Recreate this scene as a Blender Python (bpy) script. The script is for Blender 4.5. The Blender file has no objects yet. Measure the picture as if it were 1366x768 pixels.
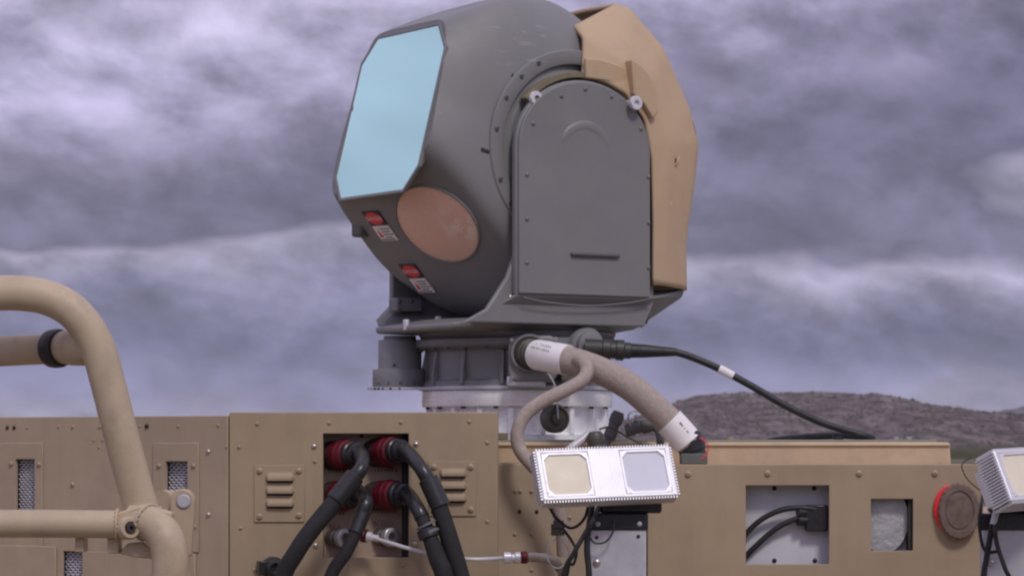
import bpy, bmesh, math, random
from mathutils import Matrix, Vector, noise
R = math.radians
random.seed(7)
scene = bpy.context.scene
col = scene.collection

# ---------------------------------------------------------------- camera
S = 0.0018                 # metres per photo pixel in the turret plane (7.2 m away)
D = 7.2                    # camera to turret axis
F = 4000.0                 # focal length in photo pixels (1366 wide)
CAMZ = 2.6
cam_d = bpy.data.cameras.new('camera'); cam = bpy.data.objects.new('camera', cam_d); col.objects.link(cam)
cam.location = (0, -D, CAMZ); cam.rotation_euler = (R(90), 0, 0)
cam_d.sensor_width = 36; cam_d.lens = 36 * F / 1366
cam_d.shift_y = (600 - 384) / 1366
cam_d.clip_start = 0.1; cam_d.clip_end = 60000
cam_d.dof.use_dof = True; cam_d.dof.focus_distance = 6.7; cam_d.dof.aperture_fstop = 18
scene.camera = cam

# ---------------------------------------------------------------- sky, sun, exposure
SUN_EL, SUN_AZ = R(48), math.atan2(0.30, -0.75)
world = bpy.data.worlds.new('World'); scene.world = world; world.use_nodes = True
def build_world():
    nt = world.node_tree; N = nt.nodes; L = nt.links; N.clear()
    def m(op, a, b=None, c=None, clamp=False):
        n = N.new('ShaderNodeMath'); n.operation = op; n.use_clamp = clamp
        for i, x in enumerate((a, b, c)):
            if x is None: continue
            if isinstance(x, (int, float)): n.inputs[i].default_value = x
            else: L.new(x, n.inputs[i])
        return n.outputs[0]
    tc = N.new('ShaderNodeTexCoord'); sx = N.new('ShaderNodeSeparateXYZ'); L.new(tc.outputs['Generated'], sx.inputs[0])
    el = m('ARCSINE', sx.outputs[2]); az = m('ARCTAN2', sx.outputs[0], sx.outputs[1])
    def coord(ka, ke, oz, tilt=0.0):
        c = N.new('ShaderNodeCombineXYZ')
        L.new(m('MULTIPLY', az, ka), c.inputs[0])
        L.new(m('MULTIPLY', m('ADD', el, m('MULTIPLY', az, tilt)), ke), c.inputs[1]); c.inputs[2].default_value = oz
        return c.outputs[0]
    def nz(co, det=6, rough=0.55, dist=0.0):
        n = N.new('ShaderNodeTexNoise'); n.inputs['Scale'].default_value = 1; n.inputs['Detail'].default_value = det
        n.inputs['Roughness'].default_value = rough; n.inputs['Distortion'].default_value = dist
        L.new(co, n.inputs['Vector']); return n.outputs['Fac']
    def sm(x, a, c):
        n = N.new('ShaderNodeMapRange'); n.interpolation_type = 'SMOOTHSTEP'; n.inputs[1].default_value = a; n.inputs[2].default_value = c; L.new(x, n.inputs[0]); return n.outputs[0]
    def shift(co, de):
        n = N.new('ShaderNodeVectorMath'); n.operation = 'ADD'; L.new(co, n.inputs[0]); n.inputs[1].default_value = (0, de, 0); return n.outputs[0]
    cb, cm = coord(9, 17, SEED, 0.14), coord(21, 33, SEED + 3.4, 0.10)
    big = nz(cb, 4, 0.5, 0.15); mid = nz(cm, 9, 0.58, 0.15); mid_up = nz(shift(cm, .30), 9, 0.58, 0.15); big_up = nz(shift(cb, .28), 4, 0.5, 0.15)
    lit = m('ADD', m('MULTIPLY', m('SUBTRACT', mid, mid_up), 1.25), m('MULTIPLY', m('SUBTRACT', big, big_up), 1.1))     # tops catch the light, undersides stay dark
    warp = m('ADD', m('MULTIPLY', m('SUBTRACT', big, 0.5), 0.062), m('MULTIPLY', m('SUBTRACT', mid, 0.5), 0.020))
    lean = m('MULTIPLY', m('SINE', m('MULTIPLY', az, 4.0)), m('MULTIPLY', sm(el, .068, .105), -0.045))     # cloud deck leans up to one side
    e2 = m('ADD', m('ADD', el, warp), lean)
    ramp = N.new('ShaderNodeValToRGB'); cr = ramp.color_ramp
    L.new(m('MULTIPLY', e2, 1 / 0.25), ramp.inputs[0])
    stops = SKY_STOPS
    while len(cr.elements) < len(stops): cr.elements.new(0.5)
    for e, (p, c) in zip(cr.elements, stops): e.position = p / 0.25; e.color = (*c, 1)
    bill = m('ADD', m('MULTIPLY', m('SUBTRACT', sm(mid, .32, .68), 0.5), 0.36), lit)
    g = m('MAXIMUM', m('ADD', 1.0, bill), 0.45)
    mul = N.new('ShaderNodeMix'); mul.data_type = 'RGBA'; mul.blend_type = 'MULTIPLY'; mul.inputs[0].default_value = 1
    cc = N.new('ShaderNodeCombineXYZ')
    for i in range(3): L.new(g, cc.inputs[i])
    L.new(ramp.outputs[0], mul.inputs[6]); L.new(cc.outputs[0], mul.inputs[7])
    sky = N.new('ShaderNodeTexSky'); sky.sky_type = 'NISHITA'; sky.sun_disc = False
    sky.sun_elevation = SUN_EL; sky.sun_rotation = SUN_AZ; sky.altitude = 900
    sc = N.new('ShaderNodeVectorMath'); sc.operation = 'SCALE'; L.new(sky.outputs[0], sc.inputs[0]); sc.inputs['Scale'].default_value = 0.06
    mix = N.new('ShaderNodeMix'); mix.data_type = 'RGBA'; mix.inputs[0].default_value = 0.90   # nearly closed cloud cover
    L.new(sc.outputs[0], mix.inputs[6]); L.new(mul.outputs[2], mix.inputs[7])
    bg = N.new('ShaderNodeBackground'); L.new(mix.outputs[2], bg.inputs[0]); bg.inputs[1].default_value = 1.0
    out = N.new('ShaderNodeOutputWorld'); L.new(bg.outputs[0], out.inputs[0])
SEED = 14.2
SKY_STOPS = [(0.0, (.36, .35, .50)), (0.012, (.42, .40, .56)), (0.022, (.27, .265, .43)), (0.036, (.185, .18, .315)), (0.050, (.25, .235, .375)),
             (0.066, (.43, .395, .55)), (0.0715, (.175, .157, .25)), (0.094, (.17, .152, .24)), (0.116, (.27, .24, .36)),
             (0.140, (.50, .45, .66)), (0.165, (.60, .545, .76)), (0.20, (.44, .395, .55)), (0.25, (.62, .56, .77))]
build_world()
sun_d = bpy.data.lights.new('sun', 'SUN'); sun = bpy.data.objects.new('sun', sun_d); col.objects.link(sun)
sun_d.energy = 1.4; sun_d.angle = R(11); sun_d.color = (1, .95, .88)
sd = Vector((math.sin(SUN_AZ) * math.cos(SUN_EL), math.cos(SUN_AZ) * math.cos(SUN_EL), math.sin(SUN_EL)))
sun.rotation_euler = (-sd).to_track_quat('-Z', 'Y').to_euler(); sun.location = (3, -5, 12)
vs = scene.view_settings; vs.view_transform = 'Standard'; vs.look = 'None'; vs.exposure = 0.0; vs.gamma = 1; vs.use_curve_mapping = False
scene.cycles.filter_width = 2.2      # soft optics, as in the photograph

# ---------------------------------------------------------------- frames
def P(px, py, Y=0.0):
    k = (D + Y) / F
    return Vector(((px - 683) * k, Y, CAMZ + (600 - py) * k))
TH_A = R(33)
f_ax = Vector((-math.cos(TH_A), -math.sin(TH_A), 0)); n_ax = Vector((math.sin(TH_A), -math.cos(TH_A), 0))
HC = Vector(((690 - 683) * S, 0, CAMZ + 387 * S))
TH = Matrix(((f_ax.x * S, n_ax.x * S, 0, HC.x), (f_ax.y * S, n_ax.y * S, 0, HC.y), (0, 0, S, HC.z), (0, 0, 0, 1)))
def H(px, py, v):
    """photo pixel -> (u, v, w) in the turret head frame, on the plane v = const"""
    o = Vector((0, -D, CAMZ)); d = Vector(((px - 683) / F, 1, (600 - py) / F))
    t = (v * S - (o - HC).dot(n_ax)) / d.dot(n_ax)
    q = o + d * t - HC
    return Vector((q.dot(f_ax) / S, v, q.z / S))

# ---------------------------------------------------------------- materials
MATS = {}
def mat(name, color, rough=0.6, metal=0.0, var=0.12, scale=6.0, bump=0.04, bscale=260.0, dirt=None, dirt_amt=0.0, scuff=None,
        scuff_amt=0.0, streak=0.0, spec=0.5, aniso=None, trans=0.0, clear=0.0, spot=None, dent=0.0):
    if name in MATS: return MATS[name]
    M = bpy.data.materials.new(name); M.use_nodes = True; nt = M.node_tree; N = nt.nodes; L = nt.links
    b = N['Principled BSDF']; b.inputs['Metallic'].default_value = metal; b.inputs['Roughness'].default_value = rough
    b.inputs['Specular IOR Level'].default_value = spec
    b.inputs['Coat Weight'].default_value = clear; b.inputs['Coat Roughness'].default_value = 0.15
    b.inputs['Transmission Weight'].default_value = trans
    g = N.new('ShaderNodeNewGeometry')
    def nz(sc, det=5, rg=0.6, stretch=None, seed=0):
        n = N.new('ShaderNodeTexNoise'); n.inputs['Scale'].default_value = sc; n.inputs['Detail'].default_value = det; n.inputs['Roughness'].default_value = rg
        mp = N.new('ShaderNodeMapping'); mp.inputs['Location'].default_value = (seed * 3.1, seed * 1.7, seed)
        if stretch: mp.inputs['Scale'].default_value = stretch
        L.new(g.outputs['Position'], mp.inputs[0]); L.new(mp.outputs[0], n.inputs[0]); return n.outputs['Fac']
    def rr(x, a, c, lo=0.0, hi=1.0):
        n = N.new('ShaderNodeMapRange'); n.inputs[1].default_value = a; n.inputs[2].default_value = c; n.inputs[3].default_value = lo; n.inputs[4].default_value = hi
        L.new(x, n.inputs[0]); return n.outputs[0]
    def mixc(fac, a, c):
        n = N.new('ShaderNodeMix'); n.data_type = 'RGBA'; L.new(fac, n.inputs[0])
        for i, x in ((6, a), (7, c)):
            if isinstance(x, tuple): n.inputs[i].default_value = (*x, 1)
            else: L.new(x, n.inputs[i])
        return n.outputs[2]
    lo = tuple(c * (1 - var) for c in color); hi_ = tuple(min(1, c * (1 + var)) for c in color)
    c = mixc(rr(nz(scale, 6), 0.3, 0.7), lo, hi_)
    if streak: c = mixc(rr(nz(9, 6, 0.6, (3.0, 3.0, 0.35), 5), 0.45, 0.75, 0, streak), c, tuple(x * 0.72 for x in color))
    if dirt: c = mixc(rr(nz(scale * 2.3, 8, 0.7, None, 2), 0.50, 0.72, 0, dirt_amt), c, dirt)
    if scuff: c = mixc(rr(nz(26, 5, 0.7, (1.0, 1.0, 2.6), 9), 0.665, 0.72, 0, scuff_amt), c, scuff)
    for (sp_c, sp_r, sp_st, sp_col, sp_t, sp_n) in (spot or ()):        # a worn patch with a place of its own
        vd = N.new('ShaderNodeVectorMath'); vd.operation = 'DISTANCE'; L.new(g.outputs['Position'], vd.inputs[0]); vd.inputs[1].default_value = sp_c
        mk = rr(vd.outputs['Value'], sp_r * .35, sp_r, 1, 0); th = rr(nz(sp_n, 7, .7, sp_st, 12), sp_t, sp_t + .07)
        mm = N.new('ShaderNodeMath'); mm.operation = 'MULTIPLY'; L.new(mk, mm.inputs[0]); L.new(th, mm.inputs[1]); c = mixc(mm.outputs[0], c, sp_col)
    L.new(c, b.inputs['Base Color'])
    if var > 0: L.new(rr(nz(scale * 3, 5, 0.6, None, 4), 0.3, 0.7, max(0.02, rough - 0.09), min(1, rough + 0.09)), b.inputs['Roughness'])
    if bump:
        bp = N.new('ShaderNodeBump'); bp.inputs['Strength'].default_value = bump * 5; bp.inputs['Distance'].default_value = 0.0012
        st = None
        if aniso: st = aniso
        L.new(nz(bscale, 4, 0.6, st, 1), bp.inputs['Height']); L.new(bp.outputs[0], b.inputs['Normal'])
        if dent:                                             # slight waviness of thin painted sheet
            b2 = N.new('ShaderNodeBump'); b2.inputs['Strength'].default_value = dent; b2.inputs['Distance'].default_value = .02
            L.new(nz(4.5, 2, .4, None, 6), b2.inputs['Height']); L.new(b2.outputs[0], bp.inputs['Normal'])
    MATS[name] = M; return M
tan = mat('tan_paint', (.362, .278, .182), .6, var=.08, scale=2.2, dent=.5, scuff=(.44, .35, .25), scuff_amt=.25, bump=.03, dirt=(.25, .185, .12), dirt_amt=.38, streak=.3)
tan2 = mat('tan_panel_paint', (.40, .315, .225), .6, var=.09, scale=3, dent=.5, scuff=(.45, .36, .27), scuff_amt=.25, bump=.03, dirt=(.25, .19, .15), dirt_amt=.3, streak=.3)
tan_tube = mat('tan_tube_paint', (.50, .40, .278), .52, var=.08, scale=6, bump=.06, dirt=(.29, .22, .15), dirt_amt=.5, scuff=(.56, .46, .35), scuff_amt=.5, streak=.2)
tan_cov = mat('sand_cover', (.52, .385, .245), .72, var=.05, scale=5, bump=.05, dirt=(.40, .285, .20), dirt_amt=.35, scuff=(.34, .24, .17), scuff_amt=.3)
tan_soft = mat('sand_deck_paint', (.55, .41, .27), .75, var=.10, scale=9, bump=.07, dirt=(.38, .28, .18), dirt_amt=.45)
grey = mat('turret_grey', (.205, .203, .207), .5, var=.06, scale=4, bump=.03, dirt=(.25, .24, .225), dirt_amt=.4, streak=.12, dent=.35)
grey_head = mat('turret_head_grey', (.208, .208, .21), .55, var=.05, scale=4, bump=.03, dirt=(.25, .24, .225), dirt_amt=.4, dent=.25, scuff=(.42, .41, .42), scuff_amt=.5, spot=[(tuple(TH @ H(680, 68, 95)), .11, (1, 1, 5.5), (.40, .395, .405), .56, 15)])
grey_d = mat('turret_dark_grey', (.11, .108, .11), .55, var=.1, scale=8, bump=.04)
grey_m = mat('pedestal_grey', (.20, .20, .21), .5, var=.08, scale=9, bump=.04, dirt=(.10, .10, .10), dirt_amt=.3)
alu = mat('brushed_aluminium', (.95, .94, .97), .28, metal=.15, var=.04, scale=14, bump=0, streak=.25)  # vertical colour streaks stand for reflections on the machined metal
alu_p = mat('cast_aluminium', (.76, .755, .79), .40, metal=.4, var=.03, scale=20, bump=.01)
plate_g = mat('grey_plate', (.52, .52, .56), .45, metal=.3, var=.08, scale=18, bump=.04, dirt=(.30, .29, .30), dirt_amt=.35)
steel = mat('bolt_steel', (.55, .52, .48), .35, metal=.9, var=.1, scale=60, bump=0)
bolt_tan = mat('bolt_tan', (.38, .295, .20), .45, metal=.0, var=.1, scale=60, bump=0)
black = mat('black_rubber', (.018, .018, .020), .5, var=.25, scale=30, bump=.05, dirt=(.06, .055, .05), dirt_amt=.4)
black_g = mat('black_gloss_plastic', (.022, .022, .025), .32, var=.2, scale=30, bump=.02)
sleeve = mat('braided_sleeve_black', (.016, .015, .018), .7, var=.3, scale=60, bump=.25, bscale=500)
hose_t = mat('braided_hose_tan', (.40, .335, .295), .78, var=.13, scale=95, bump=.35, bscale=300, dirt=(.31, .26, .22), dirt_amt=.35)
white = mat('white_label', (.84, .82, .82), .6, var=.04, scale=20, bump=.01, dirt=(.6, .57, .54), dirt_amt=.3)
ink = mat('printed_ink', (.06, .05, .05), .6, var=.05, bump=0)
ink_f = mat('faded_ink', (.17, .125, .095), .65, var=.1, bump=0)
red = mat('red_connector', (.135, .008, .017), .48, metal=.35, var=.15, scale=40, bump=.03, dirt=(.10, .02, .02), dirt_amt=.35)
red_l = mat('red_sign_ink', (.78, .04, .06), .5, var=.04, bump=0)
red_lens = mat('red_lens', (.75, .035, .03), .25, var=.04, bump=0, clear=.4)
cream = mat('cream_lens', (.80, .735, .56), .2, var=.06, scale=12, bump=.01, clear=1.0)
blue_l = mat('frosted_lens', (.70, .71, .79), .15, var=.05, scale=8, bump=.01, clear=1.0)
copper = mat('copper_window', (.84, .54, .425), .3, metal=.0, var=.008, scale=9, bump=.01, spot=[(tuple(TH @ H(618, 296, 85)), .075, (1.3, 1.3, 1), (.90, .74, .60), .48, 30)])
mirror = mat('coated_window', (.60, 1.0, .965), .07, metal=.55, var=0, scale=5, bump=0)
olive = mat('olive_cap', (.075, .072, .058), .5, var=.2, scale=40, bump=.03)
olive_band = mat('olive_gasket', (.20, .17, .105), .6, var=.15, scale=30, bump=.05)
brown_disc = mat('brown_plastic', (.155, .108, .088), .6, var=.25, scale=60, bump=.03)
inner = mat('light_grey_interior', (.62, .62, .66), .6, var=.06, scale=10, bump=.03, dirt=(.30, .29, .29), dirt_amt=.3)
foil = mat('crumpled_foil', (.50, .50, .51), .45, metal=.4, var=.1, scale=30, bump=.5, bscale=60)
mesh_m = mat('grey_mesh_metal', (.62, .62, .68), .5, metal=.2, var=.2, scale=30, bump=.02)
dark_in = mat('dark_interior', (.035, .028, .024), .7, var=.2, bump=.02)
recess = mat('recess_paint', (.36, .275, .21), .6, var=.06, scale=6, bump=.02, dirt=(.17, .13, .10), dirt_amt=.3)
clear_h = mat('clear_hose', (.42, .37, .34), .25, var=.1, scale=40, bump=.02, trans=.55)
clear_t = mat('milky_tube', (.56, .54, .57), .3, var=.05, scale=30, bump=.01, spec=.6)

# ---------------------------------------------------------------- mesh builder
class MB:
    def __init__(s): s.v = []; s.f = []; s.m = []; s.sm = []
    def add(s, vs, fs, mi=0, T=None, smooth=True):
        o = len(s.v)
        for p in vs: p = Vector(p); s.v.append(T @ p if T else p)
        for f in fs: s.f.append([o + i for i in f]); s.m.append(mi); s.sm.append(smooth)
        return s
    def box(s, a, b, mi=0, T=None):
        (x0, y0, z0), (x1, y1, z1) = a, b
        vs = [(x0, y0, z0), (x1, y0, z0), (x1, y1, z0), (x0, y1, z0), (x0, y0, z1), (x1, y0, z1), (x1, y1, z1), (x0, y1, z1)]
        return s.add(vs, [(0, 3, 2, 1), (4, 5, 6, 7), (0, 1, 5, 4), (1, 2, 6, 5), (2, 3, 7, 6), (3, 0, 4, 7)], mi, T)
    def prism(s, pts, off, mi=0, T=None):
        """polygon pts extruded by the vector off"""
        n = len(pts); off = Vector(off); vs = [Vector(p) for p in pts] + [Vector(p) + off for p in pts]
        fs = [tuple(range(n))[::-1], tuple(range(n, 2 * n))] + [(i, (i + 1) % n, n + (i + 1) % n, n + i) for i in range(n)]
        return s.add(vs, fs, mi, T)
    def lathe(s, prof, seg=32, mi=0, T=None, cap=True):
        """profile of (r, z) round +Z"""
        n = len(prof); vs = []
        for r, z in prof:
            for k in range(seg):
                a = 2 * math.pi * k / seg; vs.append((r * math.cos(a), r * math.sin(a), z))
        fs = []
        for i in range(n - 1):
            for k in range(seg):
                k2 = (k + 1) % seg; fs.append((i * seg + k, i * seg + k2, (i + 1) * seg + k2, (i + 1) * seg + k))
        if cap: fs.append(tuple(range(seg))[::-1]); fs.append(tuple((n - 1) * seg + k for k in range(seg)))
        return s.add(vs, fs, mi, T)
    def tube(s, pts, r, seg=16, sub=8, mi=0, cap=True, T=None, closed=False):
        pts = [Vector(p) for p in pts]
        rs = r if isinstance(r, (list, tuple)) else [r] * len(pts)
        if sub > 1 and len(pts) > 2:
            q = []; qr = []
            for i in range(len(pts) - 1):
                p0 = pts[max(0, i - 1)]; p1 = pts[i]; p2 = pts[i + 1]; p3 = pts[min(len(pts) - 1, i + 2)]
                for k in range(sub):
                    t = k / sub
                    q.append(0.5 * ((2 * p1) + (p2 - p0) * t + (2 * p0 - 5 * p1 + 4 * p2 - p3) * t * t + (3 * p1 - p0 - 3 * p2 + p3) * t ** 3))
                    qr.append(rs[i] + (rs[i + 1] - rs[i]) * t)
            q.append(pts[-1]); qr.append(rs[-1]); pts, rs = q, qr
        n = len(pts); vs = []; up = None
        for i in range(n):
            t = (pts[min(n - 1, i + 1)] - pts[max(0, i - 1)]).normalized()
            if up is None:
                up = Vector((0, 0, 1)) if abs(t.z) < 0.9 else Vector((0, 1, 0))
            a = (up - t * up.dot(t)).normalized(); b = t.cross(a); up = a
            for k in range(seg):
                w = 2 * math.pi * k / seg; vs.append(pts[i] + (a * math.cos(w) + b * math.sin(w)) * rs[i])
        fs = [(i * seg + k, i * seg + (k + 1) % seg, (i + 1) * seg + (k + 1) % seg, (i + 1) * seg + k) for i in range(n - 1) for k in range(seg)]
        if cap: fs.append(tuple(range(seg))[::-1]); fs.append(tuple((n - 1) * seg + k for k in range(seg)))
        return s.add(vs, fs, mi, T)
    def plate(s, a0, a1, b0, b1, t, holes=(), mi=0, T=None):
        """plate in local x (a) / z (b), thickness t along +y, with rectangular holes (x0,x1,z0,z1)"""
        xs = sorted({a0, a1, *[h[0] for h in holes], *[h[1] for h in holes]}); zs = sorted({b0, b1, *[h[2] for h in holes], *[h[3] for h in holes]})
        def solid(i, j):
            if i < 0 or j < 0 or i >= len(xs) - 1 or j >= len(zs) - 1: return False
            cx = (xs[i] + xs[i + 1]) / 2; cz = (zs[j] + zs[j + 1]) / 2
            return not any(h[0] < cx < h[1] and h[2] < cz < h[3] for h in holes)
        nx, nzn = len(xs), len(zs)
        vs = [(x, y, z) for y in (0, t) for x in xs for z in zs]
        def I(i, j, k): return k * nx * nzn + i * nzn + j
        fs = []
        for i in range(nx - 1):
            for j in range(nzn - 1):
                if not solid(i, j): continue
                fs.append((I(i, j, 0), I(i + 1, j, 0), I(i + 1, j + 1, 0), I(i, j + 1, 0)))
                fs.append((I(i, j, 1), I(i, j + 1, 1), I(i + 1, j + 1, 1), I(i + 1, j, 1)))
                if not solid(i - 1, j): fs.append((I(i, j, 0), I(i, j + 1, 0), I(i, j + 1, 1), I(i, j, 1)))
                if not solid(i + 1, j): fs.append((I(i + 1, j, 0), I(i + 1, j, 1), I(i + 1, j + 1, 1), I(i + 1, j + 1, 0)))
                if not solid(i, j - 1): fs.append((I(i, j, 0), I(i, j, 1), I(i + 1, j, 1), I(i + 1, j, 0)))
                if not solid(i, j + 1): fs.append((I(i, j + 1, 0), I(i + 1, j + 1, 0), I(i + 1, j + 1, 1), I(i, j + 1, 1)))
        return s.add(vs, fs, mi, T)
    def build(s, name, mats, parent=None, bevel=0.0, seg=2, ang=35, fix=True):
        me = bpy.data.meshes.new(name); me.from_pydata([tuple(p) for p in s.v], [], s.f)
        if not isinstance(mats, (list, tuple)): mats = [mats]
        for x in mats: me.materials.append(x)
        me.polygons.foreach_set('material_index', s.m); me.polygons.foreach_set('use_smooth', s.sm)
        if fix:
            bm = bmesh.new(); bm.from_mesh(me); bmesh.ops.recalc_face_normals(bm, faces=bm.faces); bm.to_mesh(me); bm.free()
        return link_mesh(name, me, parent, bevel, seg, ang)
def link_mesh(name, me, parent=None, bevel=0.0, seg=2, ang=35):
    me.set_sharp_from_angle(angle=R(ang))
    o = bpy.data.objects.new(name, me); col.objects.link(o)
    # origin at the piece's own base centre
    lo = Vector([min(v.co[i] for v in me.vertices) for i in range(3)]); hi = Vector([max(v.co[i] for v in me.vertices) for i in range(3)])
    c = Vector(((lo.x + hi.x) / 2, (lo.y + hi.y) / 2, lo.z))
    me.transform(Matrix.Translation(-c)); o.location = c
    if bevel:
        b = o.modifiers.new('bevel', 'BEVEL'); b.width = bevel; b.segments = seg; b.limit_method = 'ANGLE'; b.angle_limit = R(ang); b.harden_normals = False
    if parent: attach(o, parent)
    return o
def world_loc(o):
    p = Vector(o.location)
    while o.parent: o = o.parent; p += Vector(o.location)
    return p
def attach(o, parent): o.location = Vector(o.location) - world_loc(parent); o.parent = parent
def thing(name, loc, label, cat, group=None):
    o = bpy.data.objects.new(name, None); o.empty_display_size = .05; col.objects.link(o); o.location = loc
    return tag(o, label, cat, group)
def tag(o, label=None, cat=None, group=None, kind=None):
    for k, v in (('label', label), ('category', cat), ('group', group), ('kind', kind)):
        if v: o[k] = v
    return o
def axis_T(p, d, sc=1.0):
    """matrix taking local +Z to direction d at p"""
    q = Vector(d).normalized().to_track_quat('Z', 'Y').to_matrix().to_4x4()
    return Matrix.Translation(p) @ q @ Matrix.Diagonal((sc, sc, sc, 1))
_bolts = {}
def bolt(parent, p, d, r, m, kind='dome', name='bolt'):
    key = (kind, m.name)
    if key not in _bolts:
        b = MB()
        if kind == 'dome': b.lathe([(1.0, -.3), (1.0, .15), (.9, .45), (.62, .68), (.3, .78), (.28, .5)], 12)
        elif kind == 'hex': b.lathe([(1.35, -.3), (1.35, .12)], 14); b.lathe([(.95, .0), (.95, .8), (.8, .92)], 6)
        elif kind == 'socket': b.lathe([(1, -.3), (1, .8), (.9, .9), (.45, .9), (.42, .25)], 14)
        me = bpy.data.meshes.new(name); me.from_pydata([tuple(v) for v in b.v], [], b.f); me.materials.append(m)
        me.polygons.foreach_set('use_smooth', [True] * len(me.polygons))
        bm = bmesh.new(); bm.from_mesh(me); bmesh.ops.recalc_face_normals(bm, faces=bm.faces); bm.to_mesh(me); bm.free()
        me.set_sharp_from_angle(angle=R(40)); _bolts[key] = me
    o = bpy.data.objects.new(name, _bolts[key]); col.objects.link(o)
    o.location = p; o.rotation_euler = Vector(d).normalized().to_track_quat('Z', 'Y').to_euler(); o.scale = (r, r, r)
    attach(o, parent); return o
def text_pts(body, size):
    """text as mesh data (verts, faces) lying in local x/z, centred, facing -y"""
    c = bpy.data.curves.new('text', 'FONT'); c.body = body; c.size = size; c.align_x = 'CENTER'; c.align_y = 'CENTER'; c.resolution_u = 2
    o = bpy.data.objects.new('text', c); col.objects.link(o); dg = bpy.context.evaluated_depsgraph_get()
    me = bpy.data.meshes.new_from_object(o.evaluated_get(dg)); vs = [(v.co.x, 0, v.co.y) for v in me.vertices]; fs = [tuple(p.vertices) for p in me.polygons]
    bpy.data.objects.remove(o); bpy.data.meshes.remove(me); bpy.data.curves.remove(c); return vs, fs
CAMD = Vector((0, -1, 0))

# ================================================================ the setting
def ground_mat():
    M = bpy.data.materials.new('dry_grass_ground'); M.use_nodes = True; N = M.node_tree.nodes; L = M.node_tree.links; b = N['Principled BSDF']
    g = N.new('ShaderNodeNewGeometry'); n1 = N.new('ShaderNodeTexNoise'); n1.inputs['Scale'].default_value = .02; n1.inputs['Detail'].default_value = 10; n1.inputs['Roughness'].default_value = .65
    L.new(g.outputs['Position'], n1.inputs[0]); r = N.new('ShaderNodeValToRGB'); L.new(n1.outputs[0], r.inputs[0])
    e = r.color_ramp.elements; e[0].position = .35; e[0].color = (.085, .085, .045, 1); e[1].position = .68; e[1].color = (.17, .14, .095, 1)
    L.new(r.outputs[0], b.inputs['Base Color']); b.inputs['Roughness'].default_value = .95; b.inputs['Specular IOR Level'].default_value = .1; return M
def hill_mat(name, c0, c1, c2, sc):
    M = bpy.data.materials.new(name); M.use_nodes = True; N = M.node_tree.nodes; L = M.node_tree.links; b = N['Principled BSDF']
    g = N.new('ShaderNodeNewGeometry'); mp = N.new('ShaderNodeMapping'); mp.inputs['Scale'].default_value = (1, .35, 2.2); L.new(g.outputs['Position'], mp.inputs[0])
    n1 = N.new('ShaderNodeTexNoise'); n1.inputs['Scale'].default_value = sc; n1.inputs['Detail'].default_value = 11; n1.inputs['Roughness'].default_value = .68
    L.new(mp.outputs[0], n1.inputs[0]); r = N.new('ShaderNodeValToRGB'); L.new(n1.outputs[0], r.inputs[0])
    r.color_ramp.elements.new(.5)
    for e, (p, c) in zip(r.color_ramp.elements, ((.36, c0), (.5, c1), (.64, c2))): e.position = p; e.color = (*c, 1)
    v = N.new('ShaderNodeTexVoronoi'); v.inputs['Scale'].default_value = .22; L.new(mp.outputs[0], v.inputs[0])
    mr = N.new('ShaderNodeMapRange'); mr.inputs[1].default_value = .12; mr.inputs[2].default_value = .4; mr.inputs[3].default_value = .45; mr.inputs[4].default_value = 0; L.new(v.outputs[0], mr.inputs[0])
    mx = N.new('ShaderNodeMix'); mx.data_type = 'RGBA'; L.new(mr.outputs[0], mx.inputs[0]); L.new(r.outputs[0], mx.inputs[6]); mx.inputs[7].default_value = (.075, .065, .055, 1)
    sz = N.new('ShaderNodeSeparateXYZ'); L.new(g.outputs['Position'], sz.inputs[0]); fz = N.new('ShaderNodeMapRange'); L.new(sz.outputs[2], fz.inputs[0])
    fz.inputs[1].default_value = 1.5; fz.inputs[2].default_value = 5.5; fz.inputs[3].default_value = 1; fz.inputs[4].default_value = 0      # greener grass at the foot of the slope
    mg = N.new('ShaderNodeMix'); mg.data_type = 'RGBA'; L.new(fz.outputs[0], mg.inputs[0]); L.new(mx.outputs[2], mg.inputs[6]); mg.inputs[7].default_value = (.075, .075, .035, 1)
    L.new(mg.outputs[2], b.inputs['Base Color']); b.inputs['Roughness'].default_value = 1; b.inputs['Specular IOR Level'].default_value = 0
    bp = N.new('ShaderNodeBump'); bp.inputs['Strength'].default_value = .6; bp.inputs['Distance'].default_value = 6; L.new(n1.outputs[0], bp.inputs['Height']); L.new(bp.outputs[0], b.inputs['Normal'])
    return M
g = MB().add([(-4000, -1500, 0), (4000, -1500, 0), (4000, 6500, 0), (-4000, 6500, 0)], [(0, 1, 2, 3)]).build('ground', ground_mat()); tag(g, kind='structure')
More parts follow.
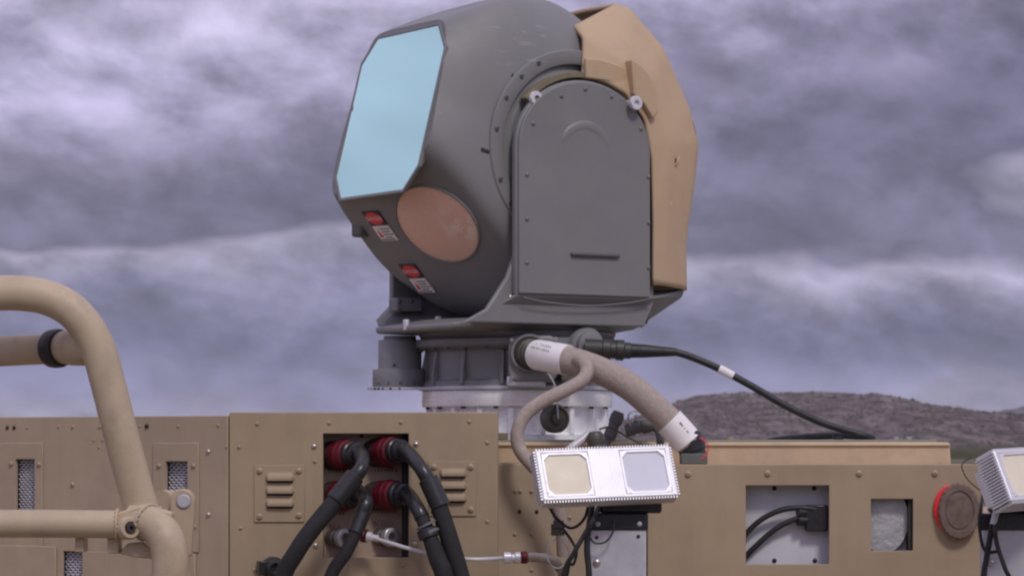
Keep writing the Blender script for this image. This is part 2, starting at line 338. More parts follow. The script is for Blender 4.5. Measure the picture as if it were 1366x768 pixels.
def hill(name, prof, dist, depth, m, seed, nx=260, ny=60):
    """ridge with a skyline given as (photo x, photo y) seen from 7 m, standing dist metres off"""
    b = MB(); x0, x1 = prof[0][0], prof[-1][0]; vs = []
    for i in range(nx):
        px = x0 + (x1 - x0) * i / (nx - 1)
        for k in range(len(prof) - 1):
            if prof[k][0] <= px <= prof[k + 1][0]:
                t = (px - prof[k][0]) / (prof[k + 1][0] - prof[k][0]); t = t * t * (3 - 2 * t) * .5 + t * .5; py = prof[k][1] + (prof[k + 1][1] - prof[k][1]) * t; break
        X = (px - 683) / F * dist; top = CAMZ + (600 - py) / F * dist
        for j in range(ny):
            t = j / (ny - 1) * 2 - 1                                 # -1 front foot .. 0 crest .. 1 back foot
            h = top * (1 - abs(t) ** 1.35) if t < 0 else top * (1 - t ** 2)
            Y = dist + t * depth
            h += (noise.fractal(Vector((X * .016, Y * .010, seed)), .9, 2.1, 7) * .13) * top * (1 - abs(t)) ** .5 * (1 if abs(t) > .04 else .35)
            vs.append((X * (1 + .15 * t * 0), Y, h - .6))
    fs = [(i * ny + j, (i + 1) * ny + j, (i + 1) * ny + j + 1, i * ny + j + 1) for i in range(nx - 1) for j in range(ny - 1)]
    b.add(vs, fs); o = b.build(name, m, fix=True, ang=180); tag(o, kind='structure')
hill('hill', [(300, 601), (640, 590), (780, 572), (840, 556), (885, 540), (935, 528), (1000, 526), (1080, 521.5), (1140, 523.5), (1210, 533), (1290, 546), (1366, 553), (1480, 560), (1700, 575), (2100, 601)],
     1300, 420, hill_mat('rocky_hill', (.080, .068, .066), (.165, .138, .132), (.28, .237, .226), .13), 3.1)
def scrub():
    hl = bpy.data.objects['hill']; me = hl.data; rnd = random.Random(4); fr = [p for p in me.polygons if (p.center + hl.location).y < 1330 and (p.center + hl.location).z > 3]
    cum = []; t_ = 0
    for p in fr: t_ += p.area; cum.append(t_)
    import bisect
    b = MB()
    for _ in range(5200):
        p = fr[bisect.bisect(cum, rnd.random() * t_)]; vs_ = [me.vertices[i].co for i in p.vertices]; a, c = rnd.random(), rnd.random()
        q = (vs_[0] * (1 - a) + vs_[1] * a) * (1 - c) + (vs_[3] * (1 - a) + vs_[2] * a) * c + Vector(hl.location)
        w = rnd.uniform(.3, .85) * (1.5 if rnd.random() < .08 else 1); h = w * rnd.uniform(.7, 1.1); n = 6; ring_ = []
        vv = [q + Vector((0, 0, h))]
        for lv, (rr_, zz) in enumerate(((.75, .62), (1, .15), (.7, -.3))):
            for k_ in range(n):
                an = 2 * math.pi * (k_ + .5 * lv) / n; r2 = w * rr_ * rnd.uniform(.75, 1.2); vv.append(q + Vector((math.cos(an) * r2, math.sin(an) * r2, h * zz)))
        ff = [(0, 1 + k_, 1 + (k_ + 1) % n) for k_ in range(n)] + [(1 + lv * n + k_, 1 + (lv + 1) * n + k_, 1 + (lv + 1) * n + (k_ + 1) % n, 1 + lv * n + (k_ + 1) % n) for lv in range(2) for k_ in range(n)]
        b.add(vv, ff)
    o = b.build('hill_scrub', mat('sage_scrub', (.125, .107, .094), .95, var=.35, scale=.05, bump=0, spec=.1), fix=False, ang=180); tag(o, 'scattered low dark scrub bushes on the rocky hill', 'scrub', kind='stuff')
scrub()
hill('distant_hill', [(1150, 601), (1290, 562), (1345, 549), (1380, 538), (1500, 520), (1750, 530), (2300, 601)], 4200, 900,
     hill_mat('distant_rocky_hill', (.085, .074, .072), (.14, .120, .115), (.20, .175, .168), .03), 8.7, 80, 16)

def haze():
    b = MB().box((-4100, -1600, -1), (4100, 6600, 110)); M = bpy.data.materials.new('haze_air'); M.use_nodes = True; N = M.node_tree.nodes; N.clear()
    v = N.new('ShaderNodeVolumePrincipled'); v.inputs['Color'].default_value = (.82, .84, .97, 1); v.inputs['Density'].default_value = HAZE; v.inputs['Anisotropy'].default_value = .2
    o = N.new('ShaderNodeOutputMaterial'); M.node_tree.links.new(v.outputs[0], o.inputs['Volume']); tag(b.build('haze', M), kind='stuff')
HAZE = .00007
haze()
# ---------------------------------------------------------------- armoured vehicle the equipment is mounted on
veh = thing('armored_vehicle', (0, .2, 0), 'tan eight-wheeled armored vehicle hull carrying the laser turret and equipment boxes', 'military vehicle')
HULL_Y0, HULL_Y1, SHELF = -1.34, 1.75, 1.95
b = MB(); b.prism([(-4.2, HULL_Y0, .62), (3.2, HULL_Y0, .62), (3.75, HULL_Y0, 1.1), (3.75, HULL_Y0, SHELF), (-3.9, HULL_Y0, SHELF), (-4.9, HULL_Y0, 1.35)], (0, HULL_Y1 - HULL_Y0, 0)); b.build('hull', tan, veh, .02)
b = MB(); b.box((-3.2, -.26, SHELF - .01), (3.2, 1.35, 2.44)); b.build('roof_deck', tan, veh, .01)
wheel_me = None
for wx in (-3.3, -1.35, .75, 2.6):
    for wy, sg in ((HULL_Y0 - .02, -1), (HULL_Y1 + .02, 1)):
        if wheel_me is None:
            b = MB(); T = axis_T((0, 0, 0), (0, -1, 0))
            b.lathe([(.30, -.16), (.50, -.16), (.55, -.10), (.55, .10), (.50, .16), (.30, .16)], 32, 0, T); wm = b.build('tyre', black); wheel_me = wm.data
            b = MB(); b.lathe([(.05, .06), (.12, .19), (.16, .17), (.20, .12), (.295, .17), (.295, -.1)], 24, 0, T); rim = b.build('rim', tan); rim_me = rim.data
            bpy.data.objects.remove(wm); bpy.data.objects.remove(rim)
        w = bpy.data.objects.new('wheel', wheel_me); col.objects.link(w); w.location = (wx, wy, .0); attach(w, veh)
        r_ = bpy.data.objects.new('rim', rim_me); col.objects.link(r_); r_.location = (wx, wy - (.06 if sg < 0 else -.06), .55 - .295); r_.rotation_euler = (0, 0, 0 if sg < 0 else math.pi); attach(r_, w)

# ---------------------------------------------------------------- turret platform (sand-coloured box under the pedestal)
PT = P(0, 586, -.3).z
b_lo = 2.44
plat = thing('turret_platform', (.45, .1, b_lo), 'low sand-coloured platform box with thin grey-green top plate under the turret', 'platform')
x0, x1 = P(640, 0, -.3).x, P(1267, 0, -.3).x
b = MB(); b.prism([(x0, -.3, b_lo - .002), (x1 + .012, -.3, b_lo - .002), (x1, -.3, PT - .006), (x0, -.3, PT - .006)], (0, .8, 0)); b.build('box', tan_soft, plat, .006, 3)
b = MB(); b.box((x0 + .01, -.29, PT - .006), (P(1250, 0, -.3).x, .47, PT)); b.build('top_plate', mat('gasket_green_grey', (.27, .28, .24), .6, var=.1, scale=30), plat)
b = MB()   # stitched weld bead along the front foot of the box
b.tube([(x0, -.303, PT - .012), (x1, -.303, PT - .012)], .003, 6, 1); b.build('edge_bead', tan_soft, plat)
for px, m_ in ((974, bolt_tan), (1195, steel), (1212, steel)):
    p = P(px, 580, -.1); bolt(plat, (p.x, -.1, PT), (0, 0, 1), .008, m_, 'hex', 'lifting_bolt')
p = P(671, 578, -.25); b = MB(); b.box((p.x - .012, -.27, PT), (p.x + .012, -.245, PT + .016)); b.build('corner_latch', olive_band, plat, .002)

# ---------------------------------------------------------------- electronics housing with the cut-outs (right)
HY = -.62
ht = P(0, 619, HY).z
hx0, hx1 = P(864, 0, HY).x, P(1312, 0, HY).x
hou = thing('electronics_housing', ((hx0 + hx1) / 2, -.45, SHELF), 'brown-tan flat housing panel with a square and a small rectangular cut-out', 'equipment housing')
k = (D + HY) / F
def hole(xa, xb, ya, yb, Y=HY):
    a = P(xa, yb, Y); c = P(xb, ya, Y); return (a.x, c.x, a.z, c.z)
h1 = hole(995, 1106, 647, 752); h2 = hole(1162, 1218, 665, 734)
T = Matrix.Translation((0, HY, 0))
b = MB(); b.plate(hx0, hx1, SHELF, ht, .006, [h1, h2], 0, T); b.build('front_panel', tan, hou, .0015)
b = MB(); b.box((hx0, HY + .006, ht - .006), (hx1, -.3, ht - .0005)); b.build('top_panel', tan, hou, .001)
b = MB(); b.box((hx0, HY + .006, SHELF), (hx0 + .006, -.3, ht - .006)); b.build('side_panel', tan, hou); b = MB(); b.box((hx1 - .006, HY + .006, SHELF), (hx1, -.3, ht - .006)); b.build('side_panel', tan, hou)
b = MB(); b.box((hx0 + .006, HY + .052, SHELF), (hx1 - .006, HY + .062, ht - .006)); b.build('inner_wall', inner, hou)
# behind the square opening: junction block, two cables, screws
c = P(1086, 690, HY + .06)
b = MB(); b.box((c.x - .022, HY + .022, c.z - .029), (c.x + .027, HY + .052, c.z + .029)); b.lathe([(.012, 0), (.012, .03), (.009, .03)], 14, 0, axis_T((c.x - .012, HY + .035, c.z + .012), (-1, -.3, 0))); b.lathe([(.012, 0), (.012, .03), (.009, .03)], 14, 0, axis_T((c.x - .012, HY + .035, c.z - .006), (-1, -.3, 0)))
b.build('junction_block', black_g, hou, .003)
b = MB(); b.tube([P(x, y, HY + d_) for x, y, d_ in ((1101, 700, .035), (1096, 683, .030), (1070, 677, .024), (1042, 680, .025), (1015, 693, .03), (993, 714, .035), (980, 735, .04))], .0062, 12, 8); b.build('cable', black, hou)
b = MB(); b.tube([P(x, y, HY + d_) for x, y, d_ in ((1099, 706, .035), (1090, 693, .032), (1065, 691, .03), (1035, 705, .035), (1008, 728, .04), (985, 752, .045))], .0062, 12, 8); b.build('cable', black, hou)
for px, py in ((1033, 651), (1086, 651), (1033, 747), (1087, 747)): bolt(hou, P(px, py, HY + .052), CAMD, .0052, black, 'dome', 'screw')
# behind the small opening: pale foil-covered drum and dark bracket
c = P(1180, 692, HY + .05)
b = MB(); b.lathe([(.062, 0), (.062, .018), (.060, .021), (.03, .0215), (.002, .022)], 36, 0, Matrix.Translation((c.x - .004, HY + .052, c.z)) @ Matrix.Diagonal((.9, 1, 1.25, 1)) @ axis_T((0, 0, 0), CAMD))
b.build('foil_drum', foil, hou)
b = MB(); e = P(1214, 700, HY + .03); b.box((e.x - .006, HY + .012, h2[2]), (e.x + .012, HY + .051, h2[3])); b.build('dark_bracket', dark_in, hou)
for py in (680, 708): bolt(hou, P(1205, py, HY + .04), CAMD, .0055, black, 'dome', 'screw')
for px, py in ((918, 632), (1024, 631), (1146, 631), (1247, 631)): bolt(hou, P(px, py, HY), CAMD, .0072, bolt_tan, 'dome')
# bolted plate set back beside the cabinet (left end of the housing)
sp = MB(); YS = -.45; s0, s1 = P(640, 0, YS).x, P(868, 0, YS).x; st = P(0, 617, YS).z
sb = thing('bolted_armor_plate', ((s0 + s1) / 2, YS, SHELF), 'shaded tan plate with rows of small bolts, set back beside the cabinet', 'armor plate')
sp.box((s0, YS, SHELF), (s1, YS + .14, st)); sp.build('plate', tan2, sb, .006, 3)
for px, py in ((687, 655), (694, 655), (709, 655), (693, 682), (716, 682), (687, 712), (709, 712), (687, 747), (709, 760), (760, 655), (760, 690)):
    bolt(sb, P(px, py, YS), CAMD, .0045, bolt_tan if py != 682 else dark_in, 'dome')

# ---------------------------------------------------------------- round marker lamp
p = P(1276, 680, HY)
ml = thing('marker_lamp', (p.x, HY, p.z - .065), 'round dark brown ribbed marker lamp with a red rim on the housing panel', 'lamp')
Tm = Matrix.Translation(p) @ Matrix.Diagonal((.73, 1, 1.0, 1)) @ axis_T((0, 0, 0), CAMD)
b = MB(); b.lathe([(.052, 0), (.052, .007), (.049, .010), (.04, .011), (.002, .011)], 48, 0, Matrix.Translation((-.0135, 0, .003)) @ Tm); b.build('red_rim', red_lens, ml)
b = MB(); prof = [(.0, 0)]
seg = 96; vs = []; fs = []
rows = [(.062, .011), (.062, .020), (.058, .024), (.045, .024), (.043, .0215), (.040, .0215), (.038, .0235), (.001, .0245)]
for r_, z_ in rows:
    for q in range(seg):
        a = 2 * math.pi * q / seg; rr_ = r_ + (.0008 * (1 if q % 4 < 2 else -1) if r_ > .05 else 0); vs.append((rr_ * math.cos(a) , rr_ * math.sin(a), z_))
for i in range(len(rows) - 1):
    for q in range(seg): fs.append((i * seg + q, i * seg + (q + 1) % seg, (i + 1) * seg + (q + 1) % seg, (i + 1) * seg + q))
b.add(vs, fs, 0, Matrix.Translation((.003, 0, -.002)) @ Tm); b.build('ribbed_cap', brown_disc, ml)

# ---------------------------------------------------------------- equipment cabinet with the cable recess
CY = -.75; ctop = P(0, 549.5, CY).z
cx0, cx1 = P(306, 0, CY).x, P(664, 0, CY).x
cab = thing('equipment_cabinet', ((cx0 + cx1) / 2, CY + .2, SHELF), 'tan equipment cabinet with a square recess of red cable connectors', 'equipment cabinet')
rc = hole(431, 545, 578, 743, CY)
T = Matrix.Translation((0, CY, 0))
b = MB(); b.plate(cx0, cx1, SHELF, ctop, .005, [rc], 0, T); b.build('front_panel', tan, cab, .0018)
b = MB(); b.box((cx0, CY + .005, SHELF), (cx0 + .005, CY + .42, ctop)); b.build('side_panel', tan, cab, .001); b = MB(); b.box((cx1 - .005, CY + .005, SHELF), (cx1, CY + .42, ctop)); b.build('side_panel', tan, cab, .001); b = MB(); b.box((cx0 + .005, CY + .415, SHELF), (cx1 - .005, CY + .42, ctop - .005)); b.build('back_panel', tan, cab, .001)
b = MB(); b.box((cx0 + .005, CY + .005, ctop - .005), (cx1 - .005, CY + .415, ctop - .0004)); b.build('top_panel', tan, cab)
RD = .05
b = MB()
x0_, x1_, z0_, z1_ = rc
b.box((x0_ - .004, CY + RD, z0_ - .004), (x1_ + .004, CY + RD + .004, z1_ + .004), 0)
b.box((x0_ - .004, CY + .005, z0_ - .004), (x0_ - .0005, CY + RD, z1_ + .004)); b.box((x0_, CY + .005, z1_ + .0005), (x1_, CY + RD, z1_ + .004)); b.box((x0_, CY + .005, z0_ - .004), (x1_, CY + RD, z0_ - .0005))
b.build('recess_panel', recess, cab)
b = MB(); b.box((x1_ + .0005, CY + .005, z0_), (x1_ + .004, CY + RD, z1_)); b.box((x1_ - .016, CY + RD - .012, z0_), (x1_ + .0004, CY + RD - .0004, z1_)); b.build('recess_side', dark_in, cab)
RB = CY + RD
def connector(px, py, ang, r=.0335, long=.055):
    """red ribbed circular connector on the recess panel, its axis swung towards +x"""
    c = P(px, py, RB); d = Vector((math.sin(ang), -math.cos(ang), .05)).normalized(); T = axis_T(c, d)
    o = MB().lathe([(r * .98, -.02), (r * .98, .012), (r * .86, .014)], 28, 0, T).build('connector_base', dark_in, cab)
    prof = [(r * .9, .010), (r * .98, .013), (r, .024), (r * .97, .026), (r * .97, .028), (r * 1.02, .030), (r * 1.03, .038), (r * 1.0, .043), (r * .97, .044), (r * .97, .046), (r * .97, .048), (r * .93, long), (r * .8, long + .002)]
    m_ = MB().lathe(prof, 32, 0, T).build('connector', red, cab)
    MB().lathe([(r * .80, long - .004), (r * .80, long + .014), (r * .70, long + .016), (r * .70, long + .030), (r * .5, long + .032)], 24, 0, T).build('collar', black_g, m_)
    return c + d * (long + .028), d
ends = [connector(447, 607, R(38)), connector(506, 603, R(38)), connector(447, 661, R(38)), connector(506, 661, R(42))]
# small metal quick-release fittings
def fitting(px, py):
    c = P(px, py, RB); d = Vector((.75, -1, 0.02)).normalized(); T = axis_T(c, d)
    MB().lathe([(.019, -.01), (.019, .012), (.016, .013), (.016, .024), (.014, .024), (.014, .034)], 20, 0, T).build('fitting', mat('dark_fitting_metal', (.22, .20, .19), .4, metal=.7, bump=0), cab)
    MB().lathe([(.021, .030), (.021, .044), (.018, .046), (.0115, .046), (.0115, .030)], 24, 0, T).build('fitting_ring', mat('ring_metal', (.50, .49, .51), .35, metal=.6, bump=0), cab)
fitting(446, 717); fitting(508, 716)
# printed captions on the recess panel
def caption(px, py, body, size, m_=ink_f):
    vs, fs = text_pts(body, size); p = P(px, py, RB - .0012)
    MB().add(vs, fs, 0, Matrix.Translation(p)).build('caption', m_, cab, fix=False)
caption(447, 702, 'FILL', .016); caption(511, 698, 'BLEED', .0155)
def dashes(px, py, n, w, h=.010):
    b = MB(); p = P(px, py, RB - .0008)
    for q in range(n):
        x = p.x + (q - n / 2) * w; b.box((x, RB - .0012, p.z + random.uniform(0, .002)), (x + w * random.uniform(.45, .8), RB - .0002, p.z + h * random.uniform(.6, 1)))
    b.build('caption', ink_f, cab)
dashes(513, 629, 8, .0075); dashes(452, 631, 6, .0075); dashes(513, 685, 8, .0072); dashes(452, 687, 4, .0075)
for px, py in ((343, 565), (439, 564), (535, 563), (626, 562), (319, 596), (419, 595), (555, 592), (420, 615), (650, 590), (321, 704), (421, 727), (650, 695), (537, 754), (590, 760), (340, 760), (553, 725)):
    big = (px, py) in ((419, 595), (555, 592), (421, 727), (553, 725)); bolt(cab, P(px, py, CY), CAMD, .0058 if big else .0042, steel if big else bolt_tan, 'dome')
b = MB(); c = P(482, 581, RB - .01); b.lathe([(.005, 0), (.004, .006)], 10, 0, axis_T(c, CAMD)); b.build('screw', dark_in, cab)
def louvre(xa, xb, ya, yb):
    a = P(xa, yb, CY - .003); c = P(xb, ya, CY - .003); w = c.x - a.x; h = c.z - a.z
    pl = MB().box((a.x, CY - .0035, a.z), (c.x, CY - .0002, c.z)).build('vent_plate', tan, cab, .0012)
    for q in range(3):
        zt = a.z + h * (.80 - .225 * q); lx0, lx1 = a.x + w * .22, c.x - w * .19; hh = h * .145
        b = MB(); n = 10; vs = []
        for i in range(n + 1):                         # hooded louvre: a bulged blade with rounded ends
            t = i / n; x = lx0 + (lx1 - lx0) * t; e = min(1, math.sin(math.pi * t) * 4.0) ** .5 if 0 < t < 1 else 0
            for (dy, dz) in ((0, .5), (.55, .35), (.95, .0), (1.0, -.35), (.92, -.5), (.1, -.5)):
                vs.append((x, CY - .0035 - .011 * dy * e, zt + hh * dz * (0.6 + .4 * e)))
        fs = [(i * 6 + j, i * 6 + j + 1, (i + 1) * 6 + j + 1, (i + 1) * 6 + j) for i in range(n) for j in range(5)]
        b.add(vs, fs); b.build('louvre', tan, pl, ang=50)
        MB().box((lx0 + .004, CY - .0045, zt - hh * .78), (lx1 - .004, CY - .0034, zt - hh * .5)).build('louvre_slot', dark_in, pl)
    for x, z in ((.11, .10), (.89, .12), (.11, .90), (.89, .90)): bolt(pl, Vector((a.x + w * x, CY - .0035, a.z + h * z)), CAMD, .0068, bolt_tan, 'dome')
louvre(339, 406, 620, 696); louvre(572, 635, 615, 688)

# ---------------------------------------------------------------- left armour panel, receding a little
pa = P(304, 551.5, CY); pb = P(-14, 558.5, -.42)
ex = (pb - pa); ex.z = 0; Lp = ex.length; ex.normalize(); ey = Vector((-ex.y, ex.x, 0))
if ey.y < 0: ey = -ey
# local x runs to the right (from left end), local y into the vehicle
TL = Matrix(((-ex.x, ey.x, 0, pb.x), (-ex.y, ey.y, 0, pb.y), (0, 0, 1, 0), (0, 0, 0, 1)))
TLi = TL.inverted(); LN = -ey
def LP(px, py, d=0.0):
    """photo pixel on the left panel's face (d metres proud of it) -> world"""
    o = Vector((0, -D, CAMZ)); q = Vector(((px - 683) / F, 1, (600 - py) / F)); q0 = Vector((pa.x, pa.y, 0)) + LN * d
    t = (q0 - Vector((o.x, o.y, 0))).dot(LN) / q.dot(LN); return o + q * t
lpn = thing('side_armor_panel', TL @ Vector((Lp / 2, 0, SHELF)), 'tan side panel with small mesh windows behind the tube guard', 'armor panel')
def lh(xa, xb, ya, yb):
    a = TLi @ LP(xa, yb); c = TLi @ LP(xb, ya); return (a.x, c.x, a.z, c.z)
lholes = [lh(22, 47, 612, 695), lh(222, 251, 615, 660), lh(84, 112, 735, 800)]
ltop = pa.z
b = MB(); b.plate(-.3, Lp - .001, SHELF, ltop - .004, .006, lholes, 0, TL); b.build('panel', tan2, lpn, .0015)
b = MB(); b.box((-.3, .006, SHELF), (Lp - .002, .26, ltop - .0045), 0, TL @ Matrix.Translation((0, .06, 0))); b.build('panel_body', tan2, lpn)
b = MB(); b.box((-.3, .006, ltop - .012), (Lp - .002, .30, ltop - .0042), 0, TL); b.build('top_panel', tan2, lpn)
for hx0_, hx1_, hz0, hz1 in lholes:                       # expanded-metal mesh: crossing strands in front of an added grey backing plate
    b = MB(); n = int((hz1 - hz0) / .0055)
    for q in range(n + 1):
        z = hz0 + (hz1 - hz0) * q / n
        pts = [(hx0_ - .004 + (hx1_ - hx0_ + .008) * i / 10, .016 + .002 * (-1) ** (i + q), z + .0012 * (-1) ** (i + q)) for i in range(11)]
        b.tube(pts, .0021, 5, 1, 0, False, TL)
    b.build('mesh_grille', mesh_m, lpn)
    MB().box((hx0_ - .01, .024, hz0 - .01), (hx1_ + .01, .028, hz1 + .01), 0, TL).build('backing_plate', mat('backing_grey', (.30, .30, .32), .9), lpn)  # grey plate added to lighten the gaps seen through the mesh
def lplate(xa, xb, ya, yb, t=.004, name='cover_plate', holes=()):
    a = TLi @ LP(xa, yb); c = TLi @ LP(xb, ya)
    return MB().plate(a.x, c.x, a.z, c.z, t, list(holes), 0, TL @ Matrix.Translation((0, -t - .0003, 0))).build(name, tan2, lpn, .0015)
lplate(205, 266, 590, 735, .0035, 'cover_plate', [lholes[1]])
lplate(-20, 58, 590, 800, .003, 'cover_plate', [lholes[0]])
lplate(-20, 76, 728, 900, .006, 'lower_plate'); 
lplate(112, 262, 738, 900, .006, 'lower_plate')
for px, py, r_, m_ in ((10, 570, .0045, dark_in), (19, 570, .0045, dark_in), (37, 570, .003, bolt_tan), (78, 569, .003, bolt_tan), (97, 569, .004, bolt_tan), (133, 569, .0035, bolt_tan),
                       (125, 587, .003, bolt_tan), (137, 587, .003, bolt_tan), (132, 596, .003, bolt_tan), (187, 568, .003, bolt_tan), (196, 568, .0055, dark_in), (238, 568, .0035, bolt_tan), (291, 567, .0035, bolt_tan),
                       (97, 646, .0055, bolt_tan), (278, 602, .0055, steel), (278, 686, .0055, steel), (302, 596, .003, bolt_tan)):
    bolt(lpn, LP(px, py), LN, r_, m_)
for px, py in ((15, 618), (52, 619), (212, 621), (258, 621), (259, 702)): bolt(lpn, LP(px, py, .004), LN, .0055, bolt_tan)

# ---------------------------------------------------------------- tube guard (bent pipes in front of the panel)
TY = -1.2
gd = thing('tube_guard', (P(150, 0, TY).x, TY, SHELF), 'bent tan pipe guard rail with elbow, clamp and black collar', 'guard rail')
kt = (D + TY) / F
MB().tube([P(x, y, TY + d_) for x, y, d_ in ((-260, 392, .0), (-120, 390, 0), (-20, 391, 0), (28, 391, 0), (66, 398, 0), (100, 418, 0), (128, 458, 0), (145, 515, 0), (160, 575, .0), (176, 635, .01), (192, 690, .02))], 23.5 * kt, 24, 8).build('arch_tube', tan_tube, gd)
MB().tube([P(x, y, TY + .10) for x, y in ((-260, 477), (-60, 471), (40, 466.5), (75, 465))], 20 * kt * 1.015, 24, 4).build('cross_tube', tan_tube, gd)
MB().tube([P(78, 463.5, TY + .085), P(96, 463, TY + .06), P(118, 463, TY + .03), P(126, 463, TY + .01)], [20 * kt, 24.5 * kt, 25 * kt, 20 * kt], 24, 6).build('cross_tube_end', tan_tube, gd)
d_ = (P(96, 463, TY + .06) - P(60, 466, TY + .11)).normalized()
MB().lathe([(20 * kt, -.018), (25.5 * kt, -.016), (26.5 * kt, -.006), (26.5 * kt, .006), (25 * kt, .014), (20 * kt, .016)], 28, 0, axis_T(P(76, 464.5, TY + .085), d_)).build('rubber_collar', black, gd)
MB().tube([P(x, y, TY - .02) for x, y in ((-260, 698), (-50, 698), (60, 698), (158, 699))], 18.5 * kt, 22, 4).build('lower_tube', tan_tube, gd)
# elbow that sweeps down
MB().tube([P(x, y, TY + d_) for x, y, d_ in ((176, 692, .0), (192, 695, -.012), (208, 702, -.022), (221, 718, -.03), (227, 742, -.032), (226, 775, -.03), (222, 815, -.026), (215, 1032, -.02))], [21 * kt, 23 * kt, 24 * kt, 24.5 * kt, 24.5 * kt, 24 * kt, 24 * kt, 24 * kt], 26, 8).build('elbow_tube', tan_tube, gd)
b = MB(); q = P(186, 682, TY - .025)
b.prism([P(x, y, TY - .035) for x, y in ((140, 690), (160, 682), (184, 675), (205, 676), (229, 683), (229, 697), (205, 693), (186, 690), (165, 694), (140, 705))], (0, .05, 0)); b.build('clamp_saddle', tan_tube, gd, .004, 3)
b = MB(); b.prism([P(x, y, TY - .012) for x, y in ((100, 705), (112, 705), (112, 736), (100, 736))], (0, .06, 0)); b.build('gusset_tab', tan_tube, gd, .002); b = MB(); b.prism([P(x, y, TY - .012) for x, y in ((143, 705), (158, 707), (158, 738), (143, 738))], (0, .06, 0)); b.build('gusset_tab', tan_tube, gd, .002)
b = MB(); b.prism([P(x, y, TY - .005) for x, y in ((158, 738), (170, 724), (190, 722), (205, 735), (205, 745), (180, 743))], (0, .05, 0)); b.build('gusset_web', tan_tube, gd, .003)
# end boss with bolt on the lower tube
c = P(170, 704, TY - .035); MB().lathe([(15 * kt, -.03), (15.5 * kt, .012), (13 * kt, .018), (9 * kt, .018), (8 * kt, .012), (.001, .012)], 24, 0, axis_T(c, (.55, -1, .05))).build('tube_boss', tan_tube, gd)
bolt(gd, c + Vector((.55, -1, .05)).normalized() * .013, (.55, -1, .05), 6.5 * kt, dark_in, 'socket')
for wp, wd, wr in ((P(190, 684, TY + .018), P(176, 635, TY + .01) - P(192, 690, TY + .02), 25 * kt), (P(157, 699, TY - .02), Vector((1, 0, 0)), 19.5 * kt), (P(196, 696, TY - .015), Vector((1, -.6, -.35)), 24.5 * kt)):
    b = MB(); T = axis_T(wp, wd); n = 72
    b.tube([T @ Vector((math.cos(2 * math.pi * i / n) * wr * (1 + .006 * math.sin(i * 2.2)), math.sin(2 * math.pi * i / n) * wr * (1 + .006 * math.sin(i * 2.2)), .0012 * math.sin(i * 1.7))) for i in range(n + 1)], .0030, 8, 1); b.build('weld_bead', tan_tube, gd)
# hinge lug with silver pin behind the elbow
ly = TY + .10
b = MB(); pts = []
cl = P(243, 668, ly)
for i in range(17):
    a = math.pi * (i / 16); pts.append((cl.x + math.cos(a) * 17 * kt, ly, cl.z + math.sin(a) * 17 * kt))
pts += [(cl.x - 14 * kt, ly, cl.z - 75 * kt), (cl.x + 12 * kt, ly, cl.z - 75 * kt)]
b.prism(pts, (0, .03, 0)); lug = b.build('hinge_lug', tan_tube, gd, .004, 3)
MB().lathe([(15 * kt, -.022), (15.5 * kt, 0), (15 * kt, .02)], 24, 0, axis_T(P(222, 668, ly + .06), (-.4, -1, 0))).build('hinge_barrel', tan_tube, gd)
MB().lathe([(11 * kt, -.02), (11 * kt, .001), (9.6 * kt, -.001), (9.4 * kt, .003), (8.2 * kt, .005), (.001, .005)], 24, 0, axis_T(Vector((cl.x + 2 * kt, ly, cl.z)), CAMD)).build('hinge_pin', plate_g, gd)
b = MB(); b.tube([P(238, 735, ly + .01), P(240, 800, ly), P(235, 1018, ly)], 14 * kt, 14, 3); b.build('lug_post', tan_tube, gd)

# ================================================================ turret pedestal (fixed)
AX = HC.x
ped = thing('turret_pedestal', (AX, 0, PT), 'bright machined aluminium ring pedestal with grey bearing housing above it', 'pedestal')
def zr(py): return CAMZ + (600 - py) * S
def ring(name, prof, m_, parent=ped, seg=64, cap=True):
    return MB().lathe([(r * S, z) for r, z in prof], seg, 0, Matrix.Translation((AX, 0, 0)), cap).build(name, m_, parent, ang=30)
ring('ring_body', [(116, PT), (121, PT), (121, PT + .012), (114, PT + .016), (114, zr(546)), (118, zr(545)), (118, zr(543))], alu)
ring('ring_flange', [(112, zr(543)), (126, zr(543)), (127, zr(541)), (127, zr(523)), (125, zr(521)), (112, zr(521))], alu)
ring('thin_plate', [(112, zr(521)), (131, zr(521)), (131, zr(516.5)), (112, zr(516.5))], plate_g)
for i in range(18):                                        # vertical gussets round the ring
    a = 2 * math.pi * (i + .3) / 18; T = Matrix.Translation((AX, 0, 0)) @ Matrix.Rotation(a, 4, 'Z')
    MB().box((112 * S, -.006, PT + .012), (122 * S, .006, zr(545)), 0, T).build('gusset', alu, ped, .0015)
for i in range(16):
    a = 2 * math.pi * (i + .4) / 16; bolt(ped, (AX + math.cos(a) * 120 * S, math.sin(a) * 120 * S, zr(543.2)), (0, 0, -1), .0055, black, 'socket', 'nut')
ring('bearing_body', [(118, zr(516.5)), (126, zr(516.5)), (126, zr(510)), (120, zr(507)), (120, zr(470)), (128, zr(466))], grey_m)
ring('bearing_flange', [(120, zr(467)), (133, zr(466)), (137, zr(463)), (137, zr(456)), (134, zr(454)), (120, zr(454))], grey_m)
ring('bearing_collar', [(118, zr(454)), (128, zr(454)), (132, zr(446)), (128, zr(443)), (128, zr(437)), (118, zr(437))], grey)
for i in range(14):                                        # ribs and pockets on the bearing housing
    a = 2 * math.pi * (i + .15) / 14; T = Matrix.Translation((AX, 0, 0)) @ Matrix.Rotation(a, 4, 'Z')
    b = MB(); b.prism([(118 * S, -.005, zr(515)), (129 * S, -.005, zr(515)), (128 * S, -.005, zr(495)), (123 * S, -.005, zr(470)), (118 * S, -.005, zr(470))], (0, .010, 0), 0, T); b.build('rib', grey_m, ped, .002)
